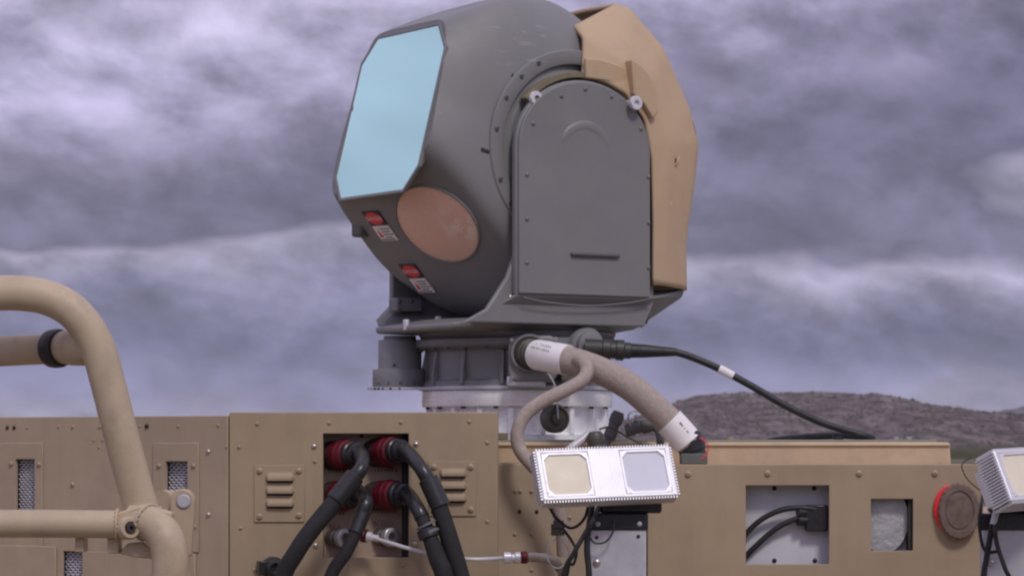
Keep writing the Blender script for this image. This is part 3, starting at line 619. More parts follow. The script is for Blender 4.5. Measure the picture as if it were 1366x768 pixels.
for i in range(28):
    a = 2 * math.pi * (i + .5) / 28; bolt(ped, (AX + math.cos(a) * 129 * S, math.sin(a) * 129 * S, zr(466.3)), (0, 0, -1), .0055, grey_d, 'hex')
# drive motor on the side plate
mx = P(533, 0, -.02).x
b = MB(); b.prism([P(x, 520, y) for x, y in ((498, -.08), (590, -.11), (590, .11), (498, .09), (490, .0))], (0, 0, .0075)); b.build('motor_plate', plate_g, ped, .001)
for px in (500, 505, 511, 521, 533, 545): bolt(ped, P(px, 518.2, -.09 if px > 515 else -.083), CAMD, .003, dark_in, 'socket', 'plate_hole')
MB().lathe([(36 * S, zr(516)), (36.5 * S, zr(515)), (36.5 * S, zr(494)), (35.5 * S, zr(492.5)), (29.5 * S, zr(492.5)), (29 * S, zr(491)), (29 * S, zr(455)), (28 * S, zr(453.5)), (22 * S, zr(453.5)), (21.5 * S, zr(448)), (.002, zr(448))], 40, 0, Matrix.Translation((mx, -.0, 0))).build('drive_motor', grey_m, ped)
for a in (-2.4, -1.95, -1.5, -1.0): bolt(ped, (mx + math.cos(a) * 36.4 * S, math.sin(a) * 36.4 * S, zr(511)), (math.cos(a), math.sin(a), 0), .004, grey_d, 'dome', 'screw')
bolt(ped, (mx + math.cos(-1.8) * 29 * S, math.sin(-1.8) * 29 * S, zr(487)), (math.cos(-1.8), math.sin(-1.8), 0), .004, grey_d, 'dome', 'screw')
# connector boss towards the camera
BY = -.275
bw = [P(x, y, BY) for x, y in ((686, 447), (736, 447), (744, 456), (744, 500), (737, 509), (686, 509), (678, 500), (678, 456))]
b = MB(); b.prism(bw, (0, .09, 0)); b.build('connector_boss', grey, ped, .006, 3)
b = MB(); b.prism([P(x, y, BY + .005) for x, y in ((676, 501), (728, 507), (728, 517), (676, 515))], (0, .06, 0)); b.build('boss_bracket', plate_g, ped, .004)
bc = P(706, 471, BY); BD = Vector((.45, -1, -.06)).normalized()
MB().lathe([(.045, -.03), (.045, .004), (.043, .008), (.039, .008), (.037, .003), (.030, .001)], 40, 0, axis_T(bc, (.15, -1, 0))).build('connector_ring', grey_m, ped)
MB().lathe([(.036, -.01), (.034, .012), (.030, .014), (.031, .022), (.025, .026), (.026, .045), (.022, .05)], 32, 0, axis_T(bc, BD)).build('connector_plug', olive, ped)
for px, py in ((683, 453), (741, 452), (683, 503)): bolt(ped, P(px, py, BY), CAMD, .005, steel, 'socket')
# second connector boss (right, for the black cable)
b = MB(); b.lathe([(.046, -.06), (.046, .0), (.042, .006), (.034, .008), (.034, .02), (.030, .022)], 32, 0, axis_T(P(783, 462, -.2), (.55, -1, -.03))); b.build('connector_boss', grey, ped)
b = MB(); b.box((P(748, 0, -.24).x, -.25, zr(512)), (P(768, 0, -.2).x, -.18, zr(478))); b.build('side_block', grey_d, ped, .004)
# dust cap hanging on a lanyard
cc = P(741, 558, -.27); cd = Vector((.62, -1, .02)).normalized()
cap_ = thing('dust_cap', cc - Vector((0, 0, .035)), 'round olive-black dust cap hanging on a lanyard against the aluminium ring', 'dust cap')
MB().lathe([(.026, -.016), (.0325, -.016), (.0335, -.008), (.0335, .006), (.032, .010), (.027, .011), (.025, .006), (.016, .005), (.014, .010), (.010, .011), (.001, .011)], 32, 0, axis_T(cc, cd)).build('cap', olive, cap_)
MB().tube([cc + cd * .012 + Vector((0, 0, .0)), cc + Vector((.004, -.014, .03)), P(744, 525, -.29), P(737, 507, -.285), P(731, 498, -.28)], .0022, 6, 6).build('lanyard', plate_g, cap_)

# ================================================================ laser turret (turns on the pedestal)
tur = thing('laser_turret', (AX, 0, zr(437)), 'large grey turret head with pale blue window, copper lens and sand rear cover', 'laser turret')
def bm_obj(bm, name, m_, parent, bevel=0.0, seg=2, ang=35, T=TH):
    bmesh.ops.recalc_face_normals(bm, faces=bm.faces)
    me = bpy.data.meshes.new(name); bm.to_mesh(me); bm.free(); me.transform(T)
    for x in (m_ if isinstance(m_, list) else [m_]): me.materials.append(x)
    me.polygons.foreach_set('use_smooth', [True] * len(me.polygons))
    return link_mesh(name, me, parent, bevel, seg, ang)
# --- head shell: barrel-shaped body, then flat facets cut into it
V0 = 138; bm = bmesh.new(); NP, NL = 168, 72; grid = []
WE = R(14.5); WN = Vector((math.cos(WE), 0, math.sin(WE))); WD = 203.0
LN_ = Vector((.71, .333, -.63)).normalized(); LD = 192.0; CN = Vector((.74, 0, -.69)).normalized(); CD = 199.0
RN = Vector((.35, 0, .937)).normalized()
def sstep(x, a, c): t = min(1, max(0, (x - a) / (c - a))); return t * t * (3 - 2 * t)
def head_g(p):
    """1 on the shell, less inside: a barrel with soft flat facets"""
    ph = math.atan2(p.z, p.x); dg = math.degrees(ph) % 360; q = math.cos(ph - R(10)); up_ = math.sin(ph - R(10)) > 0
    r0 = 213 + 42 * sstep(q, .25 if up_ else .30, .68) - 27 * sstep(dg, 84, 122) * (1 - sstep(dg, 230, 262))
    ex = 3.2 + 1.3 * sstep(math.cos(ph + R(52)), .3, .85)
    acc = ((math.hypot(p.x, p.z) / r0) ** ex + (abs(p.y) / V0) ** ex) ** (1 / ex)
    for nn, dd, k_ in ((CN, CD, 30), (LN_, LD, 30), (RN, 214, 40)):
        pr = p.dot(nn) / dd
        if pr > .3: acc = (acc ** k_ + pr ** k_) ** (1 / k_)
    return acc
def head_hit(px, py):
    """where the view of a photo pixel meets the shell, and the outward normal there"""
    lo, hi = H(px, py, 330), None
    for st in range(1, 400):
        q = H(px, py, 330 - st * 1.5)
        if head_g(q) < 1: hi = q; break
        lo = q
    for _ in range(25):
        mdl = (lo + hi) / 2
        if head_g(mdl) < 1: hi = mdl
        else: lo = mdl
    e = 1.5; nr = Vector([head_g(lo + Vector([e if i == k_ else 0 for k_ in range(3)])) - head_g(lo - Vector([e if i == k_ else 0 for k_ in range(3)])) for i in range(3)]).normalized()
    return lo, nr
for j in range(NL + 1):
    a = math.pi * (j / NL - .5); sv = math.sin(a); v = V0 * (abs(sv) ** .8) * (1 if sv >= 0 else -1)
    kk = max(0.0, 1 - (abs(v) / V0) ** 3.2) ** (1 / 3.2); row = []
    for i in range(NP):
        ph = 2 * math.pi * i / NP; p = Vector((213 * kk * math.cos(ph), v, 213 * kk * math.sin(ph)))
        row.append(bm.verts.new(p / head_g(p)) if 0 < j < NL else None)
    if j in (0, NL): c0 = bm.verts.new((0, v, 0)); row = [c0] * NP
    grid.append(row)
for j in range(NL):
    for i in range(NP):
        vs = []
        for q in (grid[j][i], grid[j][(i + 1) % NP], grid[j + 1][(i + 1) % NP], grid[j + 1][i]):
            if q not in vs: vs.append(q)
        bm.faces.new(vs)
def cut(no, co):
    no = Vector(no).normalized()
    r = bmesh.ops.bisect_plane(bm, geom=bm.verts[:] + bm.edges[:] + bm.faces[:], plane_co=co, plane_no=no, clear_outer=True)
    ed = [e for e in r['geom_cut'] if isinstance(e, bmesh.types.BMEdge)]
    bmesh.ops.holes_fill(bm, edges=ed, sides=0)
# window rectangle in the window plane: lateral a (= v), vertical e along WU
WU = Vector((-math.sin(WE), 0, math.cos(WE))); WC = WN * WD + WU * 2
def WP(a, e, d=0.0): return WC + Vector((0, 1, 0)) * a + WU * e + WN * d
cut(WN, WC)
bmesh.ops.remove_doubles(bm, verts=bm.verts[:], dist=.05)
head = bm_obj(bm, 'head_shell', grey_head, tur, 0, 3, 30)
def oct_pts(w, t, b_, ct, cb, d):
    return [WP(-w, b_ + cb * 1.25, d), WP(-w + cb, b_, d), WP(w - cb, b_, d), WP(w, b_ + cb * 1.25, d), WP(w, t - ct * 1.2, d), WP(w - ct, t, d), WP(-w + ct, t, d), WP(-w, t - ct * 1.2, d)]
# front block carrying the window: stands proud of the shell, with a drooping lower lip
def loft(loops, name, m_, parent, bevel=0.0, T=TH, capa=True, capb=True):
    bm = bmesh.new(); L_ = [[bm.verts.new(p) for p in lp] for lp in loops]; n = len(loops[0])
    for a, c in zip(L_, L_[1:]):
        for i in range(n): bm.faces.new((a[i], a[(i + 1) % n], c[(i + 1) % n], c[i]))
    if capa: bm.faces.new(L_[0][::-1])
    if capb: bm.faces.new(L_[-1])
    return bm_obj(bm, name, m_, parent, bevel, 2, 25, T)
loft([oct_pts(96, 98, -100, 30, 30, -16), oct_pts(107, 110, -116, 29, 26, -3), oct_pts(108, 111, -117, 29, 26, 2), oct_pts(104, 107, -113, 28, 25, 2), oct_pts(104, 107, -113, 28, 25, .5)], 'window_frame', grey_head, head, .0015)
loft([oct_pts(103.8, 106.8, -112.8, 28, 25, .4), oct_pts(103.6, 106.6, -112.6, 28, 25, 1.2)], 'window_pane', mirror, head)
# copper lens in the lower cheek
def disc_T(c, nrm, upv):
    z = Vector(nrm).normalized(); y = (Vector(upv) - z * Vector(upv).dot(z)).normalized(); x = y.cross(z)
    return TH @ Matrix(((x.x, y.x, z.x, c.x), (x.y, y.y, z.y, c.y), (x.z, y.z, z.z, c.z), (0, 0, 0, 1)))
lc, lnr = head_hit(583.5, 299)
TLn = disc_T(lc + lnr * .6, lnr, (0, 0, 1))
MB().lathe([(62, -14), (62, -.2), (61, 1.2), (59.2, 1.4), (58.6, .4), (58.4, -1.5)], 64, 0, TLn, False).build('lens_rim', grey_head, head)
MB().lathe([(58.6, -10), (58.6, -.6), (57, .1), (.5, .6)], 64, 0, TLn).build('copper_lens', copper, head)
# warning labels on the cheek (red oval on black over a white text plate)
def warn(px, py, sc, rot):
    c, nrm = head_hit(px, py); c = c + nrm * .25; T = disc_T(c, nrm, (0, 0, 1)) @ Matrix.Rotation(rot, 4, 'Z') @ Matrix.Diagonal((sc * 1.05, sc, sc, 1))
    b = MB()
    b.box((-17, 0, .2), (17, 22, 1.0), 0, T)
    n = 28; b.prism([(15.5 * math.cos(2 * math.pi * i / n), 11 + 9.5 * math.sin(2 * math.pi * i / n), 1.0) for i in range(n)], (0, 0, .35), 1, T)
    vs, fs = text_pts('DANGER', 8.0); b.add([(x, 11 + z, 1.65) for x, y, z in vs], fs, 2, T)
    b.box((-17, -24, .2), (17, -.6, 1.0), 2, T)
    b.prism([(-13.5, -18, 1.0), (-6.5, -18, 1.0), (-10, -6, 1.0)], (0, 0, .35), 1, T)
    for i in range(4):
        w = (19, 16, 20, 13)[i]; b.box((-4, -6.0 - i * 4.3, 1.0), (-4 + w, -4.9 - i * 4.3, 1.3), 3, T)
    b.box((-15, -22.5, 1.0), (13, -21.2, 1.3), 3, T)
    b.build('warning_label', [mat('label_black', (.04, .025, .03), .5, bump=0), red_l, white, ink], head)
warn(507, 300, 1.08, R(-2)); warn(556, 370, 1.08, R(-2))
# far-side cheek box and bump
b = MB(); b.box((160, -116, -104), (189, -90, -62), 0, TH); b.build('cheek_box', grey_d, head, .006)
b = MB(); b.lathe([(30, 0), (28, 6), (20, 10), (.5, 11)], 28, 0, disc_T(Vector((166, -107, 58)), (.2, -1, 0), (0, 0, 1))); b.build('side_bump', grey_d, head)
# trunnion: raised rings round the arm
def TR(v): return disc_T(Vector((0, v, 0)), (0, 1, 0), (0, 0, 1))
MB().lathe([(111, -16), (131, -16), (131, 9), (129.5, 11), (114, 12.5), (112, 11.5), (111, 8)], 96, 0, TR(128), False).build('trunnion_ring', grey_head, tur)
MB().lathe([(112, -14), (112, -5), (100, -5), (60, -5)], 96, 0, TR(135), False).build('trunnion_seal', grey_d, tur)
MB().lathe([(104, -12), (104, 2), (102, 3), (98, 3), (60, 3)], 96, 0, TR(134), False).build('trunnion_drum', grey, tur)
for i, a in enumerate((118, 133, 150, 170, 200, 215)):
    a = R(a); c = Vector((-math.cos(a) * 124, 139.5, math.sin(a) * 124))
    bolt(tur, TH @ c, n_ax, .0048, grey_d, 'socket', 'ring_bolt')
for px, py in ((687, 104), (647, 201)):
    c, nrm = head_hit(px, py); T = disc_T(c, nrm, (0, 0, 1))
    MB().box((-6, -2.2, -6), (6, 2.2, 1.2), 0, T @ Matrix.Rotation(R(-40 if py < 150 else -15), 4, 'Z')).build('alignment_slot', dark_in, head, .001)
# olive strap round the arch and its two bright bolts
b = MB(); vs = []; n = 28
for i in range(n + 1):
    a = R(38 + (140 - 38) * i / n)
    for r_, v in ((106, 140), (106, 154), (98, 154), (98, 140)): vs.append((math.cos(a) * r_ * 1.05, v, math.sin(a) * r_ * .95))
fs = [(i * 4 + j, i * 4 + (j + 1) % 4, (i + 1) * 4 + (j + 1) % 4, (i + 1) * 4 + j) for i in range(n) for j in range(4)] + [(0, 1, 2, 3), (n * 4, n * 4 + 1, n * 4 + 2, n * 4 + 3)]
b.add(vs, fs, 0, TH); b.build('strap', olive_band, tur, .001)
for px, py, vv in ((713, 132, 154), (846, 138, 168)):
    c = H(px, py, vv); MB().lathe([(6, -14), (6, 0), (9, 0), (9.5, 1), (9.5, 5), (8.5, 6.5), (4, 6.5), (3.6, 2)], 24, 0, disc_T(c, (0, 1, 0), (0, 0, 1))).build('strap_bolt', alu_p, tur)

# --- yoke: two arms and a dished base
AW = 104
def arch(sc_u, top, bot, n=24, fl=0):
    pts = []
    for i in range(n + 1):
        a = math.pi * i / n; pts.append((math.cos(a) * sc_u, math.sin(a) * top))
    return pts + [(-sc_u, bot), (sc_u, bot)]
def arm(sg):
    g_ = [H(x, y, 142) for x, y in ((700, 250), (693, 290), (687, 330), (673, 370), (646, 412), (612, 431))]
    poly = [(p.x, p.z) for p in g_]
    if sg < 0: poly = [(104, -40), (106, -120), (110, -150), (110, -222)]
    bm_ = MB(); back = -AW - 14
    poly += [(poly[-1][0] - 20, -226), (back + 15, -226), (back, -195), (back, 0), (0, 0)]
    bm_.prism([(u, sg * 140, w) for u, w in poly], (0, sg * 8, 0), 0, TH); o = bm_.build('yoke_web', grey, tur, .004, 2)
    bm_ = MB(); bm_.prism([(u, sg * 148.2, w) for u, w in arch(AW + 1.5, 89.5, -190)], (0, sg * 10, 0), 0, TH); o = bm_.build('yoke_arm', grey, tur, .005, 3)
    bm_ = MB(); bm_.prism([(u, sg * 158.3, w) for u, w in arch(AW - 1.5, 87, -188)], (0, sg * 3.2, 0), 0, TH); cv = bm_.build('arm_cover', grey, o, .0035, 3)
    return o, cv
yoke_n, cover_n = arm(1); arm(-1)
for px, py in ((781, 119), (749, 128), (816, 129), (711, 165), (703, 233), (703, 292), (703, 350), (855, 172), (865, 236), (865, 297), (865, 357)):
    bolt(cover_n, TH @ H(px, py, 161.5), n_ax, .0052, grey_m, 'dome', 'screw')
# raised crescent and slot pressed into the cover
vs = []; n = 24
for i in range(n + 1):
    t = i / n; a = R(8 + 164 * t); e = math.sin(math.pi * t) ** .7
    for r_, v in ((42, 160.8), (38, 160.8 + 4.5 * e), (27, 160.8)): vs.append((math.cos(a) * r_, v, math.sin(a) * r_ * .95 - 2))
MB().add(vs, [(i * 3 + j, i * 3 + j + 1, (i + 1) * 3 + j + 1, (i + 1) * 3 + j) for i in range(n) for j in range(2)], 0, TH).build('pressed_crescent', grey, cover_n, ang=80)
c = H(793, 340, 161.4)
b = MB(); b.prism([(c.x + 38, 161.3, c.z + 2.4), (c.x + 38, 161.3, c.z - 2.4), (c.x - 38, 161.3, c.z - 2.4), (c.x - 38, 161.3, c.z + 2.4)], (0, 5, 0), 0, TH); b.build('pull_lip', grey_d, cover_n, .003)
for (px, py) in ((681, 396), (686, 388), (691, 332)): bolt(yoke_n, TH @ H(px, py, 148), n_ax, .006, steel, 'dome')
# base: a chamfered foot under each arm and a flat bottom dish with a rounded front lip
def hull(pts, name, bevel=.006):
    bm = bmesh.new()
    for q in pts: bm.verts.new(q)
    bmesh.ops.convex_hull(bm, input=bm.verts[:]); bmesh.ops.delete(bm, geom=[v for v in bm.verts if not v.link_faces], context='VERTS')
    bmesh.ops.dissolve_limit(bm, angle_limit=R(3), verts=bm.verts[:], edges=bm.edges[:])
    return bm_obj(bm, name, grey, tur, bevel, 3, 20)
ra, rb, rc_ = H(914, 386, 112), H(911, 396, 112), H(846, 440, 84)
for sg in (1, -1):
    hull([(u, sg * v, w) for u, v, w in ((104, 159, -189), (104, 139, -189), (-104, 159, -189), (-104, 139, -189), (138, 140, -212), (138, 128, -212), (104, 116, -231), (60, 96, -236), (-70, 96, -236), (150, 110, -226),
          (ra.x, 112, ra.z), (ra.x, 84, ra.z), (rb.x, 112, rb.z), (rc_.x, 84, rc_.z), (rc_.x, 60, rc_.z), (60, 70, -236), (-70, 70, -236), (-110, 139, -189))], 'yoke_foot')
fl_ = [H(600, 439, 92), H(600, 430, 92), H(541, 442, -40), H(541, 427, -40)]
nose = []
for i in range(9):
    a_ = R(-80 + 160 * i / 8); nose += [(fl_[2].x - 46 + 30 * math.cos(a_), 74 * math.sin(a_), fl_[2].z), (fl_[3].x - 44 + 30 * math.cos(a_), 76 * math.sin(a_), fl_[3].z)]
dish = hull(nose + [(fl_[0].x, 96, fl_[0].z), (fl_[0].x, -96, fl_[0].z), (fl_[1].x, 98, fl_[1].z), (fl_[1].x, -98, fl_[1].z), (60, 118, -215), (60, -118, -215), (60, 90, -237), (60, -90, -237), (-70, 90, -237), (-70, -90, -237), (-150, 90, -212), (-150, -90, -212), (rc_.x, 80, rc_.z), (rc_.x, -80, rc_.z)], 'yoke_base')
# curved lower edge bead of the arm cover
b = MB(); q = [H(x, y, v) for x, y, v in ((698, 396, 160), (730, 403, 159), (785, 407.5, 157), (840, 403.5, 158), (870, 397, 160))]; b.tube(q, .9, 8, 8, 0, True, TH); b.build('edge_bead', grey_m, dish)
b = MB(); b.tube([H(x, y, v) for x, y, v in ((858, 412, 146), (863, 419, 138), (861, 430, 122))], 2.6, 8, 6, 0, True, TH); b.build('drain_slot', black, dish)
for px, py in ((536, 428), (579, 424)):
    c = H(px + 6, py + 4, -20); MB().lathe([(4.5, -8), (4.5, 5), (3.8, 6)], 14, 0, TH @ Matrix.Translation(c)).build('lip_pin', plate_g, dish)
# far arm's small screw box
b = MB(); c = H(540, 407, -120); b.box((c.x - 18, -126, c.z - 9), (c.x + 22, -104, c.z + 9), 0, TH); b.build('screw_box', grey_m, dish, .003)
for q in (H(533, 402, -103.5), H(533, 413, -103.5), H(549, 402, -103.5)): bolt(dish, TH @ q, n_ax, .005, grey_d, 'dome', 'screw')

# --- sand-coloured rear cover: moulded shell, near side traced, far side mirrored
bm = bmesh.new(); CV = {}
def cv(k, px, py, v):
    p = H(px, py, v); CV[k] = bm.verts.new(p); CV[k + "'"] = bm.verts.new((p.x, -p.y, p.z))
for k, px, py, v in (('A', 766, 34, 112), ('A2', 779, 48, 137), ('B', 777, 104, 151), ('C1', 806, 108, 156), ('C', 836, 125, 160), ('D', 862, 160, 163), ('E', 871, 212, 161), ('F', 873, 300, 160), ('F2', 873, 380, 158),
                     ('N', 834, 80, 153), ('Sx', 866, 112, 155), ('M', 823, 4, 82), ('Lq', 842, 9, 92), ('K', 887, 62, 116), ('J', 922, 141, 122), ('I', 935, 192, 122), ('I2', 929, 250, 124), ('G1', 918, 322, 122), ('G', 919, 387, 116),
                     ('Q', 893, 190, 156), ('Q2', 892, 250, 156), ('Q3', 889, 320, 154), ('Q4', 889, 381, 150)): cv(k, px, py, v)
faces = [('A', 'A2', 'N', 'Lq', 'M'), ('N', 'Sx', 'K', 'Lq'), ('A2', 'B', 'C1', 'N'), ('N', 'C1', 'C'), ('N', 'C', 'D', 'Sx'), ('Sx', 'D', 'E', 'Q'), ('Sx', 'Q', 'J', 'K'), ('Q', 'I', 'J'), ('E', 'F', 'Q2', 'Q'), ('Q', 'Q2', 'I2', 'I'), ('F', 'Q3', 'Q2'),
         ('F', 'F2', 'Q4', 'Q3'), ('Q2', 'Q3', 'G1', 'I2'), ('Q3', 'Q4', 'G', 'G1')]
for f_ in faces:
    bm.faces.new([CV[q] for q in f_]); bm.faces.new([CV[q + "'"] for q in f_][::-1])
chain = ['M', 'Lq', 'K', 'J', 'I', 'I2', 'G1', 'G']
mids = []
for q in chain:
    p = CV[q].co; r_ = Vector((p.x, 0, p.z)); r_ = r_ * 1.03 if q not in ('M',) else r_ + Vector((0, 0, 2)); mids.append(bm.verts.new(r_))
for i in range(len(chain) - 1):
    a, c = chain[i], chain[i + 1]
    bm.faces.new((CV[a], CV[c], mids[i + 1], mids[i])); bm.faces.new((mids[i], mids[i + 1], CV[c + "'"], CV[a + "'"]))
bmesh.ops.recalc_face_normals(bm, faces=bm.faces)
cl_ = bm.edges.layers.float.get('crease_edge') or bm.edges.layers.float.new('crease_edge')
for e_ in bm.edges: e_[cl_] = 1.0 if len(e_.link_faces) < 2 else .52
rear = bm_obj(bm, 'rear_cover', tan_cov, tur, 0, 2, 180)
ss = rear.modifiers.new('smooth', 'SUBSURF'); ss.levels = 3; ss.render_levels = 3
sd_ = rear.modifiers.new('thick', 'SOLIDIFY'); sd_.thickness = .010; sd_.offset = -1
# raised block with vertical shoulder beside the arch
def hp(x, y, v): return H(x, y, v)
b = MB(); base = [hp(x, y, 152) for x, y in ((833, 81), (848, 90), (860, 106), (867, 128), (868, 152), (861, 160), (850, 141), (836, 127))]
b.prism(base, (0, 17, 0), 0, TH); b.build('shoulder_block', tan_cov, rear, .004, 3)
b = MB(); base = [hp(x, y, 150) for x, y in ((778, 78), (800, 80), (833, 92), (835, 125), (806, 109), (778, 105))]; b.prism(base, (0, 7, 0), 0, TH); b.build('arch_lip', tan_cov, rear, .004, 3)
for px, py in ((903, 215), (893, 274)):
    c = H(px, py, 150); T = disc_T(c, Vector((-.55, .83, 0)), (0, 0, 1))
    MB().tube([(-2, -6, -2), (-1.6, -1, 1.4), (0, 3, 2), (3.5, 4.5, 1), (5, 4, -2)], 1.6, 8, 5, 0, True, T).build('pull_tab', tan_cov, rear)
    MB().box((-3, -4, -3), (3, 3.5, .8), 0, T).build('tab_slot', mat('brown_slot', (.16, .11, .075), .8, bump=0), rear, .001)
b = MB(); b.tube([H(917, 150, 118), H(924, 168, 120), H(927, 186, 121)], 2.4, 8, 5, 0, True, TH); b.build('edge_strip', mat('brown_slot', (.16, .11, .075)), rear)

# ================================================================ hoses and cables
def single(b, name, m_, label, cat, group=None, bevel=0.0):
    return tag(b.build(name, m_, None, bevel), label, cat, group)
# thick tan braided hose
hs = [P(x, y, d_) for x, y, d_ in ((716, 473, -.315), (735, 476, -.36), (765, 482, -.40), (800, 494, -.42), (838, 514, -.425), (872, 542, -.43), (899, 568, -.43), (920, 592, -.43))]
hose = thing('braided_hose', (.2, -.4, hs[-1].z), 'thick braided tan hose with white labels arching from the turret pedestal', 'hose')
hb = MB(); hb.tube(hs, 18.5 * S * .95, 24, 8); hb.build('hose_body', hose_t, hose)
hpath = [sum((hb.v[i * 24 + k_] for k_ in range(24)), Vector()) / 24 for i in range(len(hb.v) // 24)]
def sleeve_on(i0, i1, r, rows):
    seg_ = hpath[i0:i1 + 1]; o = MB().tube(seg_, r, 32, 1).build('label_sleeve', white, hose)
    b = MB(); n = len(seg_); up0 = None                      # printed lines on the side that faces outwards
    for row in range(rows):
        for q in range(10):
            if random.random() < .15: continue
            t = .22 + .055 * q; x = t * (n - 1); i = int(x); c = seg_[i].lerp(seg_[i + 1], x - i); d = (seg_[i + 1] - seg_[i]).normalized()
            side = (Vector((0, -1, .62 - .36 * row)) - d * d.dot(Vector((0, -1, .62 - .36 * row)))).normalized(); w_ = d.cross(side)
            h_ = .0022; l_ = random.uniform(.0009, .0017); e = c + side * (r + .0005)
            b.add([e - d * l_ - w_ * h_, e + d * l_ - w_ * h_, e + d * l_ + w_ * h_, e - d * l_ + w_ * h_], [(0, 1, 2, 3)])
    b.build('printed_text', ink, o)
sleeve_on(1, 14, 20.5 * S * .95, 2); sleeve_on(len(hpath) - 11, len(hpath) - 2, 20 * S * .95, 1)
MB().tube([P(770, 478, -.43), P(780, 484, -.455), P(783, 495, -.47), P(775, 508, -.485), P(752, 521, -.50), P(722, 536, -.51), P(700, 554, -.515), P(690, 578, -.52), P(694, 600, -.525), P(712, 622, -.54), P(735, 645, -.55), P(748, 690, -.54), P(752, 740, -.52)], 9.2 * S * .93, 18, 8).build('branch_hose', hose_t, hose)
ce = hs[-1]; cdn = Vector((.35, 0, -1)).normalized()
MB().lathe([(.026, -.03), (.029, -.026), (.029, -.012), (.032, -.010), (.032, .012), (.028, .015), (.028, .028)], 24, 0, axis_T(ce + Vector((.004, 0, -.004)), (.30, 0, -1))).build('hose_connector', black_g, hose)
q = P(925, 605, -.43)
b = MB(); b.box((q.x - .030, -.46, ht - .001), (q.x + .030, -.40, ht + .024)); b.build('connector_block', mat('grey_green_block', (.11, .12, .11), .5), hose, .003)
MB().tube([P(934, 584, -.455), P(944, 592, -.46), P(943, 605, -.46), P(935, 612, -.46)], .0016, 6, 6).build('safety_wire', red_l, hose)
# black cable to the right
bc_ = thing('black_cable', (.5, -.25, PT), 'black cable with a white band sagging from the turret pedestal onto the platform', 'cable')
pl_d = (P(905, 470, -.26) - P(800, 464, -.26)).normalized()
MB().lathe([(.022, -.04), (.022, 0), (.025, .002), (.025, .018), (.021, .02), (.021, .032), (.024, .034), (.024, .050), (.019, .053), (.019, .066), (.016, .068)], 26, 0, axis_T(P(803, 465.5, -.25), pl_d)).build('cable_connector', mat('dark_olive_plug', (.045, .044, .038), .5, bump=.02), bc_)
MB().tube([P(836, 467.5, -.25), P(860, 468, -.25), P(903, 469.5, -.25)], [.0175, .0155, .0088], 18, 4).build('strain_boot', black, bc_)
cp = [P(x, y, d_) for x, y, d_ in ((880, 468, -.25), (905, 470.5, -.25), (935, 481, -.25), (968, 496, -.25), (1005, 516, -.25), (1050, 542, -.25), (1095, 563, -.245), (1130, 574, -.24), (1158, 582, -.235), (1162, 583, -.18), (1140, 581, -.12), (1110, 580.5, -.07), (1070, 583, -.03), (1035, 587, 0), (1015, 592, .01))]
MB().tube(cp, .0088 * .95, 14, 8).build('cable_run', black, bc_)
MB().tube([P(959, 491.5, -.25), P(968, 496, -.25), P(978, 501.4, -.25)], .0100, 16, 3).build('white_band', white, bc_)
b = MB(); c = P(1118, 580, -.24); b.lathe([(.012, 0), (.012, .012)], 12, 0, axis_T(c - Vector((0, 0, .012)), (0, 0, 1))); b.build('cable_clip', black_g, bc_)
# grey-white short tube with dark connector behind the floodlight
mt = thing('milky_tube', P(775, 612, -.52), 'short milky white tube ending in a knobbly dark connector behind the floodlight', 'tube')
MB().tube([P(752, 606, -.5), P(762, 597, -.5), P(774, 588, -.49), P(786, 578, -.48)], [.007, .0095, .010, .0085], 14, 6).build('tube', clear_t, mt)
b = MB(); b.lathe([(.02, 0), (.021, .018), (.018, .02), (.020, .03), (.019, .044), (.013, .052), (.001, .053)], 18, 0, axis_T(P(797, 606, -.5), (-.12, 0, 1))); b.build('connector', olive, mt, 0.001)
MB().tube([P(800, 572, -.48), P(815, 570, -.45), P(838, 583, -.42), P(860, 594, -.42)], .0022, 6, 6).build('wire', black, mt)
# dark connector bundle behind the hose
kn = thing('connector_bundle', P(845, 612, -.33), 'cluster of dark grey cable connectors and looped cable behind the braided hose', 'connectors')
def plug(x0_, y0_, x1_, y1_, Y, r):
    a = P(x0_, y0_, Y); c = P(x1_, y1_, Y); d = c - a; l = d.length
    MB().lathe([(r * .7, 0), (r, l * .08), (r, l * .3), (r * .85, l * .33), (r * .85, l * .55), (r * 1.05, l * .6), (r * 1.05, l * .85), (r * .8, l), (r * .3, l * 1.01)], 18, 0, axis_T(a, d)).build('plug', grey_d, kn)
plug(812, 585, 826, 549, -.33, .015); plug(834, 574, 872, 566, -.34, .0155); plug(846, 560, 858, 566, -.30, .008)
MB().tube([P(866, 566, -.34), P(878, 574, -.345), P(881, 590, -.35), P(880, 612, -.36), P(884, 640, -.36)], .0095, 12, 6).build('cable_loop', grey_d, kn)
MB().tube([P(812, 584, -.33), P(806, 598, -.34), P(800, 618, -.36)], .009, 10, 4).build('cable_tail', grey_d, kn)
MB().tube([P(842, 570, -.35), P(838, 555, -.36), P(846, 548, -.34), P(862, 551, -.32)], .0022, 6, 5).build('wire', plate_g, kn)

